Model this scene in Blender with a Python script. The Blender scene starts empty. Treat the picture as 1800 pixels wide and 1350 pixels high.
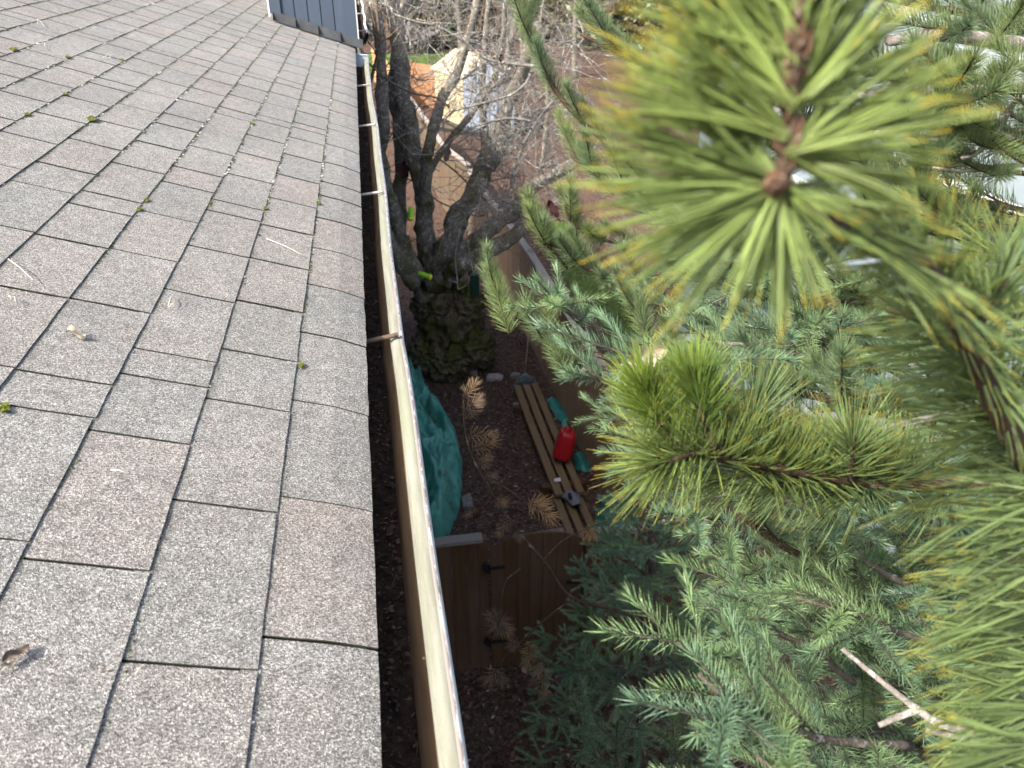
import bpy, math, random
from math import sin, cos, pi, radians, sqrt, atan2
from mathutils import Vector, Matrix, Quaternion, noise

random.seed(7)
S = bpy.context.scene
COL = S.collection

# ------------------------------------------------------------------ camera
CAM_H = 6.7
PITCH, YAW, ROLL = radians(29.1), radians(9.81), radians(-0.1)
FPX = 1420.0                                   # focal length in pixels of the 1800 px wide photograph
FWD = Vector((sin(YAW)*cos(PITCH), cos(YAW)*cos(PITCH), -sin(PITCH)))
_r = Vector((cos(YAW), -sin(YAW), 0)); _u = _r.cross(FWD)
RGT = _r*cos(ROLL) + _u*sin(ROLL); UPV = -_r*sin(ROLL) + _u*cos(ROLL)
EYE = Vector((0, 0, CAM_H))
cd = bpy.data.cameras.new('camera'); cam = bpy.data.objects.new('camera', cd); COL.objects.link(cam)
cd.sensor_width = 36; cd.lens = FPX/1800*36; cd.clip_start = 0.02; cd.clip_end = 600
cam.matrix_world = Matrix(((RGT.x, UPV.x, -FWD.x, EYE.x), (RGT.y, UPV.y, -FWD.y, EYE.y), (RGT.z, UPV.z, -FWD.z, EYE.z), (0, 0, 0, 1)))
cd.dof.use_dof = True; cd.dof.focus_distance = 1.8; cd.dof.aperture_fstop = 8.0
S.camera = cam

# ------------------------------------------------------------------ light
SUN = Vector((-0.62, -0.38, 0.68)).normalized()
w = bpy.data.worlds.new('World'); S.world = w; w.use_nodes = True
nt = w.node_tree; nt.nodes.clear()
sky = nt.nodes.new('ShaderNodeTexSky'); sky.sky_type = 'NISHITA'; sky.sun_disc = False; sky.dust_density = 5.0; sky.air_density = 0.8; sky.ozone_density = 0.4
sky.sun_elevation = math.asin(SUN.z); sky.sun_rotation = atan2(SUN.x, SUN.y)
bg = nt.nodes.new('ShaderNodeBackground'); bg.inputs['Strength'].default_value = 0.15
ow = nt.nodes.new('ShaderNodeOutputWorld')
nt.links.new(sky.outputs[0], bg.inputs[0]); nt.links.new(bg.outputs[0], ow.inputs[0])
ld = bpy.data.lights.new('sun', 'SUN'); ld.energy = 3.1; ld.angle = radians(0.55); ld.color = (1.0, 0.955, 0.88)
sun = bpy.data.objects.new('sun', ld); COL.objects.link(sun)
sun.rotation_euler = SUN.to_track_quat('Z', 'Y').to_euler(); sun.location = (-8, -4, 14)
S.render.engine = 'CYCLES'
S.view_settings.view_transform = 'Standard'; S.view_settings.look = 'None'
S.view_settings.gamma = 1; S.view_settings.use_curve_mapping = False
S.view_settings.exposure = 1.36
S.cycles.max_bounces = 8; S.cycles.transparent_max_bounces = 8

# ------------------------------------------------------------------ pixel -> place helpers
def ray(x, y): return FWD + RGT*((x-900)/FPX) + UPV*((675-y)/FPX)
def atz(x, y, z=0.0): d = ray(x, y); return EYE + d*((z-CAM_H)/d.z)
def aty(x, y, Y): d = ray(x, y); return EYE + d*(Y/d.y)
def atx(x, y, X): d = ray(x, y); return EYE + d*(X/d.x)
def atd(x, y, D): return EYE + ray(x, y)*D
def proj(P):
    d = P-EYE; z = d.dot(FWD)
    if z < 0.05: return None
    return 900+FPX*d.dot(RGT)/z, 675-FPX*d.dot(UPV)/z, z
TH = radians(18.3); EX, EZ = -0.043, CAM_H-0.783
RN = Vector((sin(TH), 0, cos(TH)))
def roofp(u, y, h=0.0): return Vector((EX-u*cos(TH), y, EZ+u*sin(TH))) + RN*h
def roofpx(x, y, h=0.0):
    d = ray(x, y); t = ((roofp(0, 0, h)-EYE).dot(RN))/d.dot(RN); return EYE+d*t
def rnd(a, b): return random.uniform(a, b)

# ------------------------------------------------------------------ mesh builder
class MB:
    def __init__(s): s.v = []; s.f = []; s.a = []; s.smooth = True
    def add(s, vs, fs, a=0.5):
        o = len(s.v); s.v += [tuple(p) for p in vs]
        s.f += [tuple(i+o for i in q) for q in fs]
        s.a += (list(a) if isinstance(a, (list, tuple)) else [a]*len(vs))
    def box(s, c, sz, M=None, a=0.5, jit=0.0):
        x, y, z = sz[0]/2, sz[1]/2, sz[2]/2; c = Vector(c); vs = []
        for k in (-1, 1):
            for j in (-1, 1):
                for i in (-1, 1):
                    p = Vector((i*x+rnd(-jit, jit), j*y+rnd(-jit, jit), k*z+rnd(-jit, jit)))
                    vs.append(c + (M @ p if M else p))
        s.add(vs, [(0, 2, 3, 1), (4, 5, 7, 6), (0, 1, 5, 4), (2, 6, 7, 3), (0, 4, 6, 2), (1, 3, 7, 5)], a)
    def tube(s, pts, rad, n=8, amp=0.0, nf=6.0, a=0.5, cap=True):
        pts = [Vector(p) for p in pts]; m = len(pts)
        if not isinstance(rad, (list, tuple)): rad = [rad]*m
        t = (pts[1]-pts[0]).normalized()
        u = t.orthogonal().normalized(); vs = []; fs = []
        for i, p in enumerate(pts):
            t2 = (pts[min(i+1, m-1)]-pts[max(i-1, 0)])
            if t2.length > 1e-9: t2.normalize()
            else: t2 = t
            u = (u - t2*u.dot(t2))
            u = u.normalized() if u.length > 1e-6 else t2.orthogonal().normalized()
            w_ = t2.cross(u); t = t2
            for k in range(n):
                d = u*cos(2*pi*k/n)+w_*sin(2*pi*k/n); r = rad[i]
                if amp: r *= 1+amp*noise.noise((p+d*r)*nf)
                vs.append(p+d*r)
        for i in range(m-1):
            for k in range(n):
                k2 = (k+1) % n; fs.append((i*n+k, i*n+k2, (i+1)*n+k2, (i+1)*n+k))
        if cap:
            fs.append(tuple(range(n-1, -1, -1))); fs.append(tuple((m-1)*n+k for k in range(n)))
        s.add(vs, fs, a)
    def mesh(s, name, mat, smooth=None):
        me = bpy.data.meshes.new(name); me.from_pydata(s.v, [], s.f)
        at = me.attributes.new('t', 'FLOAT', 'POINT'); at.data.foreach_set('value', s.a)
        if s.smooth if smooth is None else smooth: me.polygons.foreach_set('use_smooth', [True]*len(s.f))
        for m in (mat if isinstance(mat, list) else [mat]): me.materials.append(m)
        me.update(); return me
    def build(s, name, mat, parent=None, smooth=None):
        return link(name, s.mesh(name, mat, smooth), parent)
def origin_of(o):
    p = Vector((0, 0, 0))
    while o: p = p + o.location; o = o.parent
    return p
def link(name, me, parent=None):
    o = bpy.data.objects.new(name, me); COL.objects.link(o)
    if parent:
        o.parent = parent
        if parent.type == 'EMPTY': o.matrix_parent_inverse = Matrix.Translation(-parent.location)
    return o
def tag(o, label, cat, group=None, kind=None):
    if label: o['label'] = label
    if cat: o['category'] = cat
    if group: o['group'] = group
    if kind: o['kind'] = kind
    return o
def thing(name, loc, label, cat, group=None):
    o = bpy.data.objects.new(name, None); COL.objects.link(o); o.location = loc; o.empty_display_size = 0.1
    return tag(o, label, cat, group)
def struct(o): o['kind'] = 'structure'; return o
def centre(o):                                # move a mesh's origin to its base centre
    me = o.data; vs = [v.co for v in me.vertices]
    c = Vector(((min(v.x for v in vs)+max(v.x for v in vs))/2, (min(v.y for v in vs)+max(v.y for v in vs))/2, min(v.z for v in vs)))
    me.transform(Matrix.Translation(-c)); o.location = c; return o
def spline(pts, n=6):
    P = [Vector(p) for p in pts]
    if len(P) < 3: return [P[0].lerp(P[-1], i/n) for i in range(n+1)]
    out = []
    for i in range(len(P)-1):
        p0 = P[max(i-1, 0)]; p1 = P[i]; p2 = P[i+1]; p3 = P[min(i+2, len(P)-1)]
        for k in range(n):
            t = k/n
            out.append(0.5*((2*p1)+(p2-p0)*t+(2*p0-5*p1+4*p2-p3)*t*t+(3*p1-p0-3*p2+p3)*t**3))
    out.append(P[-1]); return out
def lin(a, b, n): return [a+(b-a)*i/(n-1) for i in range(n)]

# ------------------------------------------------------------------ materials
class NT:
    def __init__(s, name):
        s.m = bpy.data.materials.new(name); s.m.use_nodes = True; s.t = s.m.node_tree; s.t.nodes.clear()
        s.out = s.n('ShaderNodeOutputMaterial')
    def n(s, typ, **k):
        x = s.t.nodes.new(typ)
        for a, b in k.items(): setattr(x, a, b)
        return x
    def l(s, a, b): s.t.links.new(a, b)
    def inp(s, x, key, v):
        if hasattr(v, 'is_output') or isinstance(v, bpy.types.NodeSocket): s.l(v, x.inputs[key])
        else: x.inputs[key].default_value = (v+(1,) if isinstance(v, tuple) and len(v) == 3 else v)
    def obj(s): return s.n('ShaderNodeTexCoord').outputs['Object']
    def map(s, v, sc):
        x = s.n('ShaderNodeMapping'); s.l(v, x.inputs[0]); x.inputs['Scale'].default_value = sc; return x.outputs[0]
    def noise(s, sc, det=4, v=None, rough=0.55):
        x = s.n('ShaderNodeTexNoise'); x.inputs['Scale'].default_value = sc; x.inputs['Detail'].default_value = det
        x.inputs['Roughness'].default_value = rough
        s.l(v if v else s.obj(), x.inputs['Vector']); return x.outputs['Fac']
    def voro(s, sc, v=None, out='Color', feature='F1'):
        x = s.n('ShaderNodeTexVoronoi', feature=feature); x.inputs['Scale'].default_value = sc
        s.l(v if v else s.obj(), x.inputs['Vector']); return x.outputs[out]
    def attr(s, name='t'): return s.n('ShaderNodeAttribute', attribute_name=name).outputs['Fac']
    def orand(s): return s.n('ShaderNodeObjectInfo').outputs['Random']
    def ramp(s, f, stops, interp='LINEAR'):
        x = s.n('ShaderNodeValToRGB'); e = x.color_ramp.elements; x.color_ramp.interpolation = interp
        while len(e) < len(stops): e.new(0.5)
        for q, (p, c) in zip(e, stops):
            q.position = p; q.color = (c, c, c, 1) if isinstance(c, (int, float)) else (*c, 1)
        s.l(f, x.inputs[0]); return x.outputs[0]
    def mix(s, f, a, b, mode='MIX'):
        x = s.n('ShaderNodeMix', data_type='RGBA', blend_type=mode)
        s.inp(x, 0, f); s.inp(x, 6, a); s.inp(x, 7, b); return x.outputs[2]
    def math(s, op, a, b=0.0, clamp=False):
        x = s.n('ShaderNodeMath', operation=op, use_clamp=clamp); s.inp(x, 0, a); s.inp(x, 1, b); return x.outputs[0]
    def bump(s, h, st=0.5, d=0.01):
        x = s.n('ShaderNodeBump'); x.inputs['Strength'].default_value = st; x.inputs['Distance'].default_value = d
        s.l(h, x.inputs['Height']); return x.outputs[0]
    def bsdf(s, col, rough=0.8, spec=0.3, bump=None, trans=0.0, metal=0.0):
        b = s.n('ShaderNodeBsdfPrincipled'); s.inp(b, 'Base Color', col); s.inp(b, 'Roughness', rough)
        b.inputs['Specular IOR Level'].default_value = spec; b.inputs['Metallic'].default_value = metal
        if bump: s.l(bump, b.inputs['Normal'])
        o = b.outputs[0]
        if trans:
            t = s.n('ShaderNodeBsdfTranslucent'); s.inp(t, 'Color', col)
            if bump: s.l(bump, t.inputs['Normal'])
            x = s.n('ShaderNodeMixShader'); x.inputs[0].default_value = trans
            s.l(o, x.inputs[1]); s.l(t.outputs[0], x.inputs[2]); o = x.outputs[0]
        s.l(o, s.out.inputs[0]); return s.m
MAT = {}
def wood(name, c1, c2, axis='z', rough=0.85, grey=0.0):
    q = NT(name); v = q.obj()
    add = q.n('ShaderNodeVectorMath', operation='ADD'); q.l(v, add.inputs[0])
    sc = q.n('ShaderNodeVectorMath', operation='SCALE'); sc.inputs[0].default_value = (17, 31, 11); q.l(q.orand(), sc.inputs['Scale']); q.l(sc.outputs[0], add.inputs[1])
    s3 = {'z': (22, 22, 1.2), 'y': (22, 1.2, 22), 'x': (1.2, 22, 22)}[axis]
    g = q.noise(1.0, 6, q.map(add.outputs[0], s3), 0.65)
    big = q.noise(0.9, 3, add.outputs[0])
    c = q.mix(q.ramp(g, [(0.32, 0), (0.68, 1)]), c1, c2)
    c = q.mix(q.math('MULTIPLY', q.ramp(q.orand(), [(0, 0), (1, 1)]), 0.45), c, tuple(x*0.55 for x in c1))
    c = q.mix(q.math('MULTIPLY', q.ramp(big, [(0.4, 0), (0.7, 1)]), 0.5), c, tuple(0.5*x+0.5*y for x, y in zip(c1, (0.13+grey, 0.12+grey, 0.11+grey))))
    knots = q.voro(3.2, q.map(add.outputs[0], {'z': (6, 6, 1), 'y': (6, 1, 6), 'x': (1, 6, 6)}[axis]), 'Distance')
    c = q.mix(q.ramp(knots, [(0.03, 0.75), (0.1, 0)]), c, (0.035, 0.02, 0.012))
    MAT[name] = q.bsdf(c, rough, 0.2, q.bump(g, 0.35, 0.004))
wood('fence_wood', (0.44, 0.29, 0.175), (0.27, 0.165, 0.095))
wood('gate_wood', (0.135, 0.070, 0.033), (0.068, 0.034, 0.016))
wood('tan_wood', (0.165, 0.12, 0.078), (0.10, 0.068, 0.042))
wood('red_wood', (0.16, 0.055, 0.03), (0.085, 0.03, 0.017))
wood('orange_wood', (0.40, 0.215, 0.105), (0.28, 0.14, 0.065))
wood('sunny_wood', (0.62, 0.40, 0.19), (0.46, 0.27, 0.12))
wood('cap_wood', (0.42, 0.37, 0.32), (0.27, 0.23, 0.19), 'y')
wood('cap_wood_x', (0.30, 0.26, 0.22), (0.18, 0.15, 0.12), 'x')
wood('plank_wood', (0.27, 0.185, 0.095), (0.16, 0.105, 0.05), 'y')
wood('cream_wood', (0.56, 0.48, 0.30), (0.45, 0.37, 0.22))

def m_shingle():
    q = NT('shingle_granules'); v = q.obj()
    g = q.voro(680, v, 'Color'); sep = q.n('ShaderNodeSeparateColor'); q.l(g, sep.inputs[0])
    gran = q.ramp(sep.outputs[0], [(0.0, (0.066, 0.063, 0.060)), (0.3, (0.142, 0.137, 0.130)), (0.62, (0.238, 0.231, 0.221)), (0.86, (0.36, 0.35, 0.335)), (1.0, (0.56, 0.548, 0.528))])
    tone = q.noise(7, 3, v); fine = q.noise(38, 4, v)
    tint = q.mix(q.ramp(q.math('ADD', q.math('MULTIPLY', tone, 0.75), q.math('MULTIPLY', q.orand(), 0.22)), [(0.30, 0), (0.85, 1)]), (0.96, 0.99, 1.0), (1.035, 0.985, 0.95))
    c = q.mix(1.0, gran, tint, 'MULTIPLY')
    c = q.mix(1.0, c, q.ramp(fine, [(0.25, 0.80), (0.75, 1.16)]), 'MULTIPLY')
    per = q.mix(q.ramp(q.orand(), [(0.80, 0), (1.0, 1)]), q.ramp(q.orand(), [(0.0, (1.13, 1.13, 1.10)), (0.5, (1.18, 1.175, 1.145)), (0.83, (1.22, 1.215, 1.18))]), (1.22, 1.17, 1.13))
    blot = q.noise(1.7, 5, v, 0.65); per = q.mix(1.0, per, q.ramp(blot, [(0.3, 0.86), (0.7, 1.12)]), 'MULTIPLY')
    c = q.mix(1.0, c, per, 'MULTIPLY')
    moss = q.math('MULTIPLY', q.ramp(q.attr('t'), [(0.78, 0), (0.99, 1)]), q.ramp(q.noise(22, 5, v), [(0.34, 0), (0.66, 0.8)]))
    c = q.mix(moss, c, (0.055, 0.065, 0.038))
    pale = q.ramp(q.noise(14, 6, v, 0.7), [(0.64, 0), (0.80, 0.30)])
    c = q.mix(pale, c, (0.40, 0.41, 0.37))
    MAT['shingle'] = q.bsdf(c, 0.92, 0.25, q.bump(q.math('ADD', q.voro(680, v, 'Distance'), q.math('MULTIPLY', fine, 0.6)), 0.9, 0.0016))
m_shingle()
def simple(name, c, rough=0.8, spec=0.3, var=0.25, sc=8.0, bump=0.0, c2=None, metal=0.0, trans=0.0):
    q = NT(name); f = q.noise(sc, 5)
    col = q.mix(q.ramp(f, [(0.3, 0), (0.7, 1)]), tuple(x*(1-var) for x in c), c2 if c2 else tuple(min(x*(1+var), 1) for x in c))
    MAT[name] = q.bsdf(col, rough, spec, q.bump(f, bump, 0.01) if bump else None, trans, metal); return MAT[name]
simple('roof_felt', (0.040, 0.042, 0.033), 0.95, 0.1, 0.4, 40)
simple('flashing', (0.055, 0.06, 0.065), 0.7, 0.3, 0.3, 10)
simple('pale_trim', (0.42, 0.50, 0.58), 0.6, 0.3, 0.1, 6)
simple('white_paint', (0.78, 0.79, 0.77), 0.45, 0.4, 0.06, 12)
simple('spike_metal', (0.42, 0.40, 0.36), 0.45, 0.5, 0.3, 40)
simple('spike_brown', (0.13, 0.085, 0.06), 0.5, 0.5, 0.35, 60)
simple('debris', (0.035, 0.024, 0.017), 1.0, 0.1, 0.6, 50, 0.8)
q = NT('tarp'); v = q.obj(); f = q.noise(5, 5); dn = q.noise(2.2, 6, v, 0.7)
MAT['tarp'] = q.bsdf(q.mix(q.ramp(dn, [(0.60, 0), (0.68, 0.85)]), q.mix(q.ramp(f, [(0.3, 0), (0.7, 1)]), (0.045, 0.25, 0.195), (0.13, 0.39, 0.315)), (0.09, 0.055, 0.04)), 0.5, 0.4, q.bump(f, 0.3, 0.01))
simple('dark_tarp', (0.01, 0.16, 0.125), 0.42, 0.45, 0.3, 7, 0.2, (0.02, 0.25, 0.20))
simple('red_plastic', (0.42, 0.012, 0.016), 0.32, 0.5, 0.12, 6)
simple('dark_plastic', (0.02, 0.02, 0.02), 0.4, 0.5)
simple('green_plastic', (0.006, 0.035, 0.022), 0.45, 0.4, 0.2)
simple('lime_plastic', (0.30, 0.72, 0.02), 0.4, 0.5, 0.1, 20)
simple('lime_cap', (0.60, 0.72, 0.03), 0.4, 0.5, 0.1)
simple('grey_cloth', (0.17, 0.17, 0.185), 0.95, 0.1, 0.3, 18, 0.4)
simple('navy_cloth', (0.015, 0.02, 0.05), 0.95, 0.1)
simple('paper', (0.75, 0.76, 0.78), 0.8, 0.2, 0.1)
simple('black_iron', (0.012, 0.012, 0.012), 0.5, 0.4)
simple('stone', (0.22, 0.20, 0.18), 0.9, 0.2, 0.35, 14, 0.5)
simple('pale_stone', (0.36, 0.33, 0.31), 0.9, 0.2, 0.3, 14, 0.5)
simple('slab', (0.21, 0.165, 0.13), 0.95, 0.1, 0.4, 7, 0.3)
simple('rake_metal', (0.14, 0.20, 0.19), 0.5, 0.4, 0.3)
simple('rake_handle', (0.30, 0.24, 0.18), 0.7, 0.2, 0.3)
simple('dead_leaf', (0.17, 0.125, 0.095), 0.85, 0.2, 0.45, 60, 0.5, None, 0, 0.15)
simple('dark_leaf', (0.035, 0.012, 0.012), 0.85, 0.2, 0.4, 40, 0.3)
simple('pale_leaf', (0.42, 0.37, 0.30), 0.85, 0.2, 0.35, 60, 0.4, None, 0, 0.15)
simple('straw', (0.55, 0.50, 0.40), 0.7, 0.3, 0.2, 50)
simple('thin_black', (0.02, 0.015, 0.01), 0.7, 0.3)
simple('moss', (0.10, 0.12, 0.022), 1.0, 0.05, 0.5, 120, 1.0)
simple('hedge_green', (0.022, 0.038, 0.016), 0.9, 0.1, 0.5, 6)
simple('boulder', (0.13, 0.125, 0.125), 0.9, 0.2, 0.35, 4, 0.5)
simple('far_wall', (0.50, 0.52, 0.60), 0.8, 0.2, 0.08, 1)
simple('far_brown', (0.11, 0.085, 0.065), 0.95, 0.1, 0.4, 1.2)
simple('window_glass', (0.03, 0.035, 0.04), 0.08, 0.6, 0.1)
simple('concrete', (0.26, 0.24, 0.22), 0.95, 0.1, 0.2, 4, 0.3)
def siding(name, c, var):
    q = NT(name); v = q.obj(); g = q.noise(1.0, 5, q.map(v, (16, 16, 1.0)), 0.6); b = q.noise(2.5, 4, v)
    col = q.mix(q.ramp(g, [(0.3, 0), (0.7, 1)]), tuple(x*(1-var) for x in c), tuple(x*(1+var) for x in c))
    col = q.mix(q.math('MULTIPLY', q.ramp(b, [(0.45, 0), (0.75, 1)]), 0.35), col, tuple(x*0.72 for x in c))
    MAT[name] = q.bsdf(col, 0.65, 0.25, q.bump(g, 0.2, 0.004))
siding('blue_siding', (0.062, 0.085, 0.12), 0.10)
siding('blue_trim', (0.062, 0.084, 0.115), 0.06)
siding('pale_siding', (0.24, 0.29, 0.34), 0.06)
siding('shed_siding', (0.21, 0.245, 0.31), 0.06)
def m_gutter():
    q = NT('gutter_inside'); v = q.obj(); s = q.noise(1.0, 6, q.map(v, (40, 5, 40)), 0.65)
    c = q.mix(q.ramp(s, [(0.3, 0), (0.75, 1)]), (0.12, 0.075, 0.042), (0.26, 0.185, 0.11))
    c = q.mix(q.ramp(q.noise(2.4, 4, v), [(0.62, 0), (0.75, 0.7)]), c, (0.34, 0.15, 0.045))
    MAT['gutter_inside'] = q.bsdf(c, 0.7, 0.3, q.bump(s, 0.3, 0.003))
    q = NT('gutter_lip'); v = q.obj(); s = q.noise(1.0, 6, q.map(v, (60, 6, 60)), 0.65)
    c = q.mix(q.ramp(s, [(0.35, 0), (0.7, 1)]), (0.20, 0.20, 0.15), (0.30, 0.30, 0.25))
    c = q.mix(q.ramp(q.noise(3.5, 5, v), [(0.5, 0), (0.68, 0.75)]), c, (0.23, 0.25, 0.17))
    c = q.mix(q.ramp(q.noise(220, 3, v), [(0.58, 0), (0.72, 0.45)]), c, (0.17, 0.17, 0.10))
    MAT['gutter_lip'] = q.bsdf(c, 0.55, 0.35, q.bump(s, 0.15, 0.002))
    q = NT('gutter_rim'); v = q.obj(); s = q.noise(1.0, 7, q.map(v, (150, 26, 150)), 0.7)
    a = q.attr('t'); mm = q.math('ADD', q.math('MULTIPLY', a, 1.0), q.math('MULTIPLY', q.math('SUBTRACT', s, 0.5), 2.6))
    c = q.mix(q.ramp(mm, [(0.46, 0), (0.50, 1)]), (0.26, 0.225, 0.205), (0.58, 0.60, 0.60))
    MAT['gutter_rim'] = q.bsdf(c, 0.5, 0.35, q.bump(mm, 0.2, 0.002))
m_gutter()
def m_bark(name, base, dark, lichen, lam, moss=0.0):
    q = NT(name); v = q.obj()
    g = q.noise(1.0, 7, q.map(v, (26, 26, 9)), 0.7)
    c = q.mix(q.ramp(g, [(0.3, 0), (0.7, 1)]), dark, base)
    l = q.ramp(q.noise(17, 6, v, 0.75), [(0.60-lam, 0), (0.66-lam, 0.9)])
    c = q.mix(l, c, lichen)
    if moss:
        f = q.math('MULTIPLY', q.ramp(q.noise(3.0, 5, v), [(0.52-moss*0.25, 0), (0.66-moss*0.2, 1)]), q.ramp(q.attr('t'), [(0.1, 1), (0.95, 0.0)]))
        c = q.mix(f, c, q.mix(q.noise(30, 4, v), (0.035, 0.04, 0.010), (0.12, 0.125, 0.030)))
    MAT[name] = q.bsdf(c, 0.95, 0.15, q.bump(g, 0.9, 0.02))
m_bark('bark', (0.29, 0.26, 0.22), (0.10, 0.085, 0.068), (0.48, 0.49, 0.45), 0.05, 0.22)
m_bark('burl', (0.24, 0.19, 0.13), (0.05, 0.038, 0.027), (0.32, 0.28, 0.21), 0.0, 0.55)
m_bark('twig', (0.30, 0.28, 0.25), (0.14, 0.125, 0.105), (0.58, 0.59, 0.57), 0.06)
m_bark('twig_brown', (0.20, 0.15, 0.11), (0.09, 0.065, 0.045), (0.36, 0.34, 0.31), 0.0)
m_bark('twig_grey', (0.19, 0.18, 0.165), (0.10, 0.092, 0.08), (0.36, 0.365, 0.355), 0.05)
m_bark('pine_bark', (0.115, 0.078, 0.055), (0.035, 0.024, 0.018), (0.26, 0.24, 0.21), 0.02)
m_bark('pine_grey', (0.36, 0.33, 0.30), (0.16, 0.14, 0.12), (0.52, 0.50, 0.47), 0.06)
m_bark('fir_bark', (0.17, 0.15, 0.12), (0.07, 0.058, 0.045), (0.42, 0.41, 0.38), 0.02)
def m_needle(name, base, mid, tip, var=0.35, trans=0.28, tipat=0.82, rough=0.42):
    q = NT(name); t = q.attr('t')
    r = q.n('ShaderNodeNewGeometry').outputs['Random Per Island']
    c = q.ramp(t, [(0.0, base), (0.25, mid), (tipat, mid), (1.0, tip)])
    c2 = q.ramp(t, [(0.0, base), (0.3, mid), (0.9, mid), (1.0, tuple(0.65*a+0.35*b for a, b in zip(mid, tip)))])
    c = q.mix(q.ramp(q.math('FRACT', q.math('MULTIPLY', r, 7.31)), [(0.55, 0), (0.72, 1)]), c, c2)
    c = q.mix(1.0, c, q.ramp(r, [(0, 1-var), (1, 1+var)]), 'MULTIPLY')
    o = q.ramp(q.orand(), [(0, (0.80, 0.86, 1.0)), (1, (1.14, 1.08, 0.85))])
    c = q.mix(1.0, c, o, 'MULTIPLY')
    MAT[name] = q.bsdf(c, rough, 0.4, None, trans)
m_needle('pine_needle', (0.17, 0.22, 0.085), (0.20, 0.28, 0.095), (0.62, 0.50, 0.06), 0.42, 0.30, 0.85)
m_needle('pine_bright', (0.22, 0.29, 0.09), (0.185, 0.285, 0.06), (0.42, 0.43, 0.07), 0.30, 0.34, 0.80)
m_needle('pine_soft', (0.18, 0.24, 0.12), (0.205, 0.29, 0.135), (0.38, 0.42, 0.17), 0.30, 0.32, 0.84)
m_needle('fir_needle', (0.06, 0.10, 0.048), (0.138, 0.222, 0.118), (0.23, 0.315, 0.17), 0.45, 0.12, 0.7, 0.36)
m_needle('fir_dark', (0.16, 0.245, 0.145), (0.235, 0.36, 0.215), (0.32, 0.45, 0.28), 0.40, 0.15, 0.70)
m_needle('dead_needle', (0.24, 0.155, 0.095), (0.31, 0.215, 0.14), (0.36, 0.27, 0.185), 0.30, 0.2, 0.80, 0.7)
q = NT('bud_scale'); f = q.noise(420, 4); MAT['bud_scale'] = q.bsdf(q.ramp(f, [(0.35, (0.05, 0.03, 0.02)), (0.55, (0.13, 0.07, 0.042)), (0.70, (0.30, 0.25, 0.22))]), 0.8, 0.2)
def m_ground():
    q = NT('bark_mulch'); v = q.obj()
    a = q.noise(1.1, 6, v, 0.6); b = q.noise(18, 6, v, 0.7); p = q.voro(30, v, 'Color'); sp = q.n('ShaderNodeSeparateColor'); q.l(p, sp.inputs[0])
    c = q.ramp(sp.outputs[0], [(0, (0.034, 0.023, 0.018)), (0.45, (0.092, 0.062, 0.049)), (0.85, (0.145, 0.10, 0.08)), (1, (0.24, 0.18, 0.15))])
    c = q.mix(q.ramp(b, [(0.35, 0), (0.7, 0.75)]), c, (0.105, 0.058, 0.038))
    c = q.mix(q.ramp(a, [(0.5, 0), (0.68, 0.55)]), c, (0.12, 0.085, 0.064))
    MAT['mulch'] = q.bsdf(c, 0.97, 0.1, q.bump(q.math('ADD', b, q.voro(30, v, 'Distance')), 0.9, 0.03))
    q = NT('chips'); t = q.attr('t')
    c = q.ramp(t, [(0, (0.04, 0.025, 0.018)), (0.45, (0.11, 0.066, 0.048)), (0.8, (0.19, 0.125, 0.09)), (0.93, (0.24, 0.19, 0.155)), (1, (0.42, 0.37, 0.33))])
    MAT['chips'] = q.bsdf(c, 0.9, 0.2)
    q = NT('lawn'); v = q.obj()
    c = q.mix(q.ramp(q.noise(0.7, 6, v), [(0.35, 0), (0.65, 1)]), (0.055, 0.10, 0.022), (0.115, 0.155, 0.045))
    MAT['lawn'] = q.bsdf(c, 0.95, 0.1, q.bump(q.noise(40, 3, v), 0.8, 0.03))
    q = NT('grass_blade'); c = q.ramp(q.attr('t'), [(0, (0.05, 0.10, 0.02)), (0.7, (0.13, 0.21, 0.04)), (1, (0.30, 0.30, 0.09))])
    MAT['grass_blade'] = q.bsdf(c, 0.7, 0.2, None, 0.25)
    q = NT('roof_pebble'); c = q.ramp(q.attr('t'), [(0, (0.03, 0.035, 0.02)), (0.4, (0.075, 0.085, 0.03)), (0.62, (0.17, 0.17, 0.10)), (0.8, (0.40, 0.40, 0.37)), (1, (0.62, 0.62, 0.60))])
    MAT['roof_pebble'] = q.bsdf(c, 0.95, 0.15)
    q = NT('neighbour_roof'); v = q.obj(); MAT['neighbour_roof'] = q.bsdf(q.mix(q.noise(3, 5, v), (0.15, 0.185, 0.19), (0.20, 0.235, 0.24)), 0.5, 0.4)
    q = NT('shake'); v = q.obj(); MAT['shake'] = q.bsdf(q.mix(q.noise(4, 5, v), (0.40, 0.335, 0.23), (0.52, 0.45, 0.33)), 0.9, 0.2)
m_ground()

# ================================================================== SETTING
def ground_h(x, y):
    h = 0.05*noise.noise(Vector((x*0.35, y*0.35, 0.0)))
    return h - 0.02 if y < 40 else h + (y-40)*0.012
g = MB()
xs = [-120, -60, -30, -12, -6] + [-3+0.5*i for i in range(19)] + [8, 12, 20, 35, 60, 120]
ys = [-60, -20, -6, 0] + [2+0.6*i for i in range(64)] + [42, 46, 52, 60, 75, 100, 160, 260]
for y in ys:
    for x in xs: g.v.append((x, y, ground_h(x, y))); g.a.append(0.5)
nx = len(xs)
for j in range(len(ys)-1):
    for i in range(nx-1): g.f.append((j*nx+i, j*nx+i+1, (j+1)*nx+i+1, (j+1)*nx+i))
ground = struct(g.build('ground', MAT['mulch']))
g = MB()
lx = [-14, -8, -4, -1, 1, 2.5, 4, 5, 5.8]; ly = [46, 49, 52, 54.5]
for y in ly:
    for x in lx: g.v.append((x, y + 0.5*sin(x*0.7), ground_h(x, y)+0.05)); g.a.append(0.5)
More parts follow.
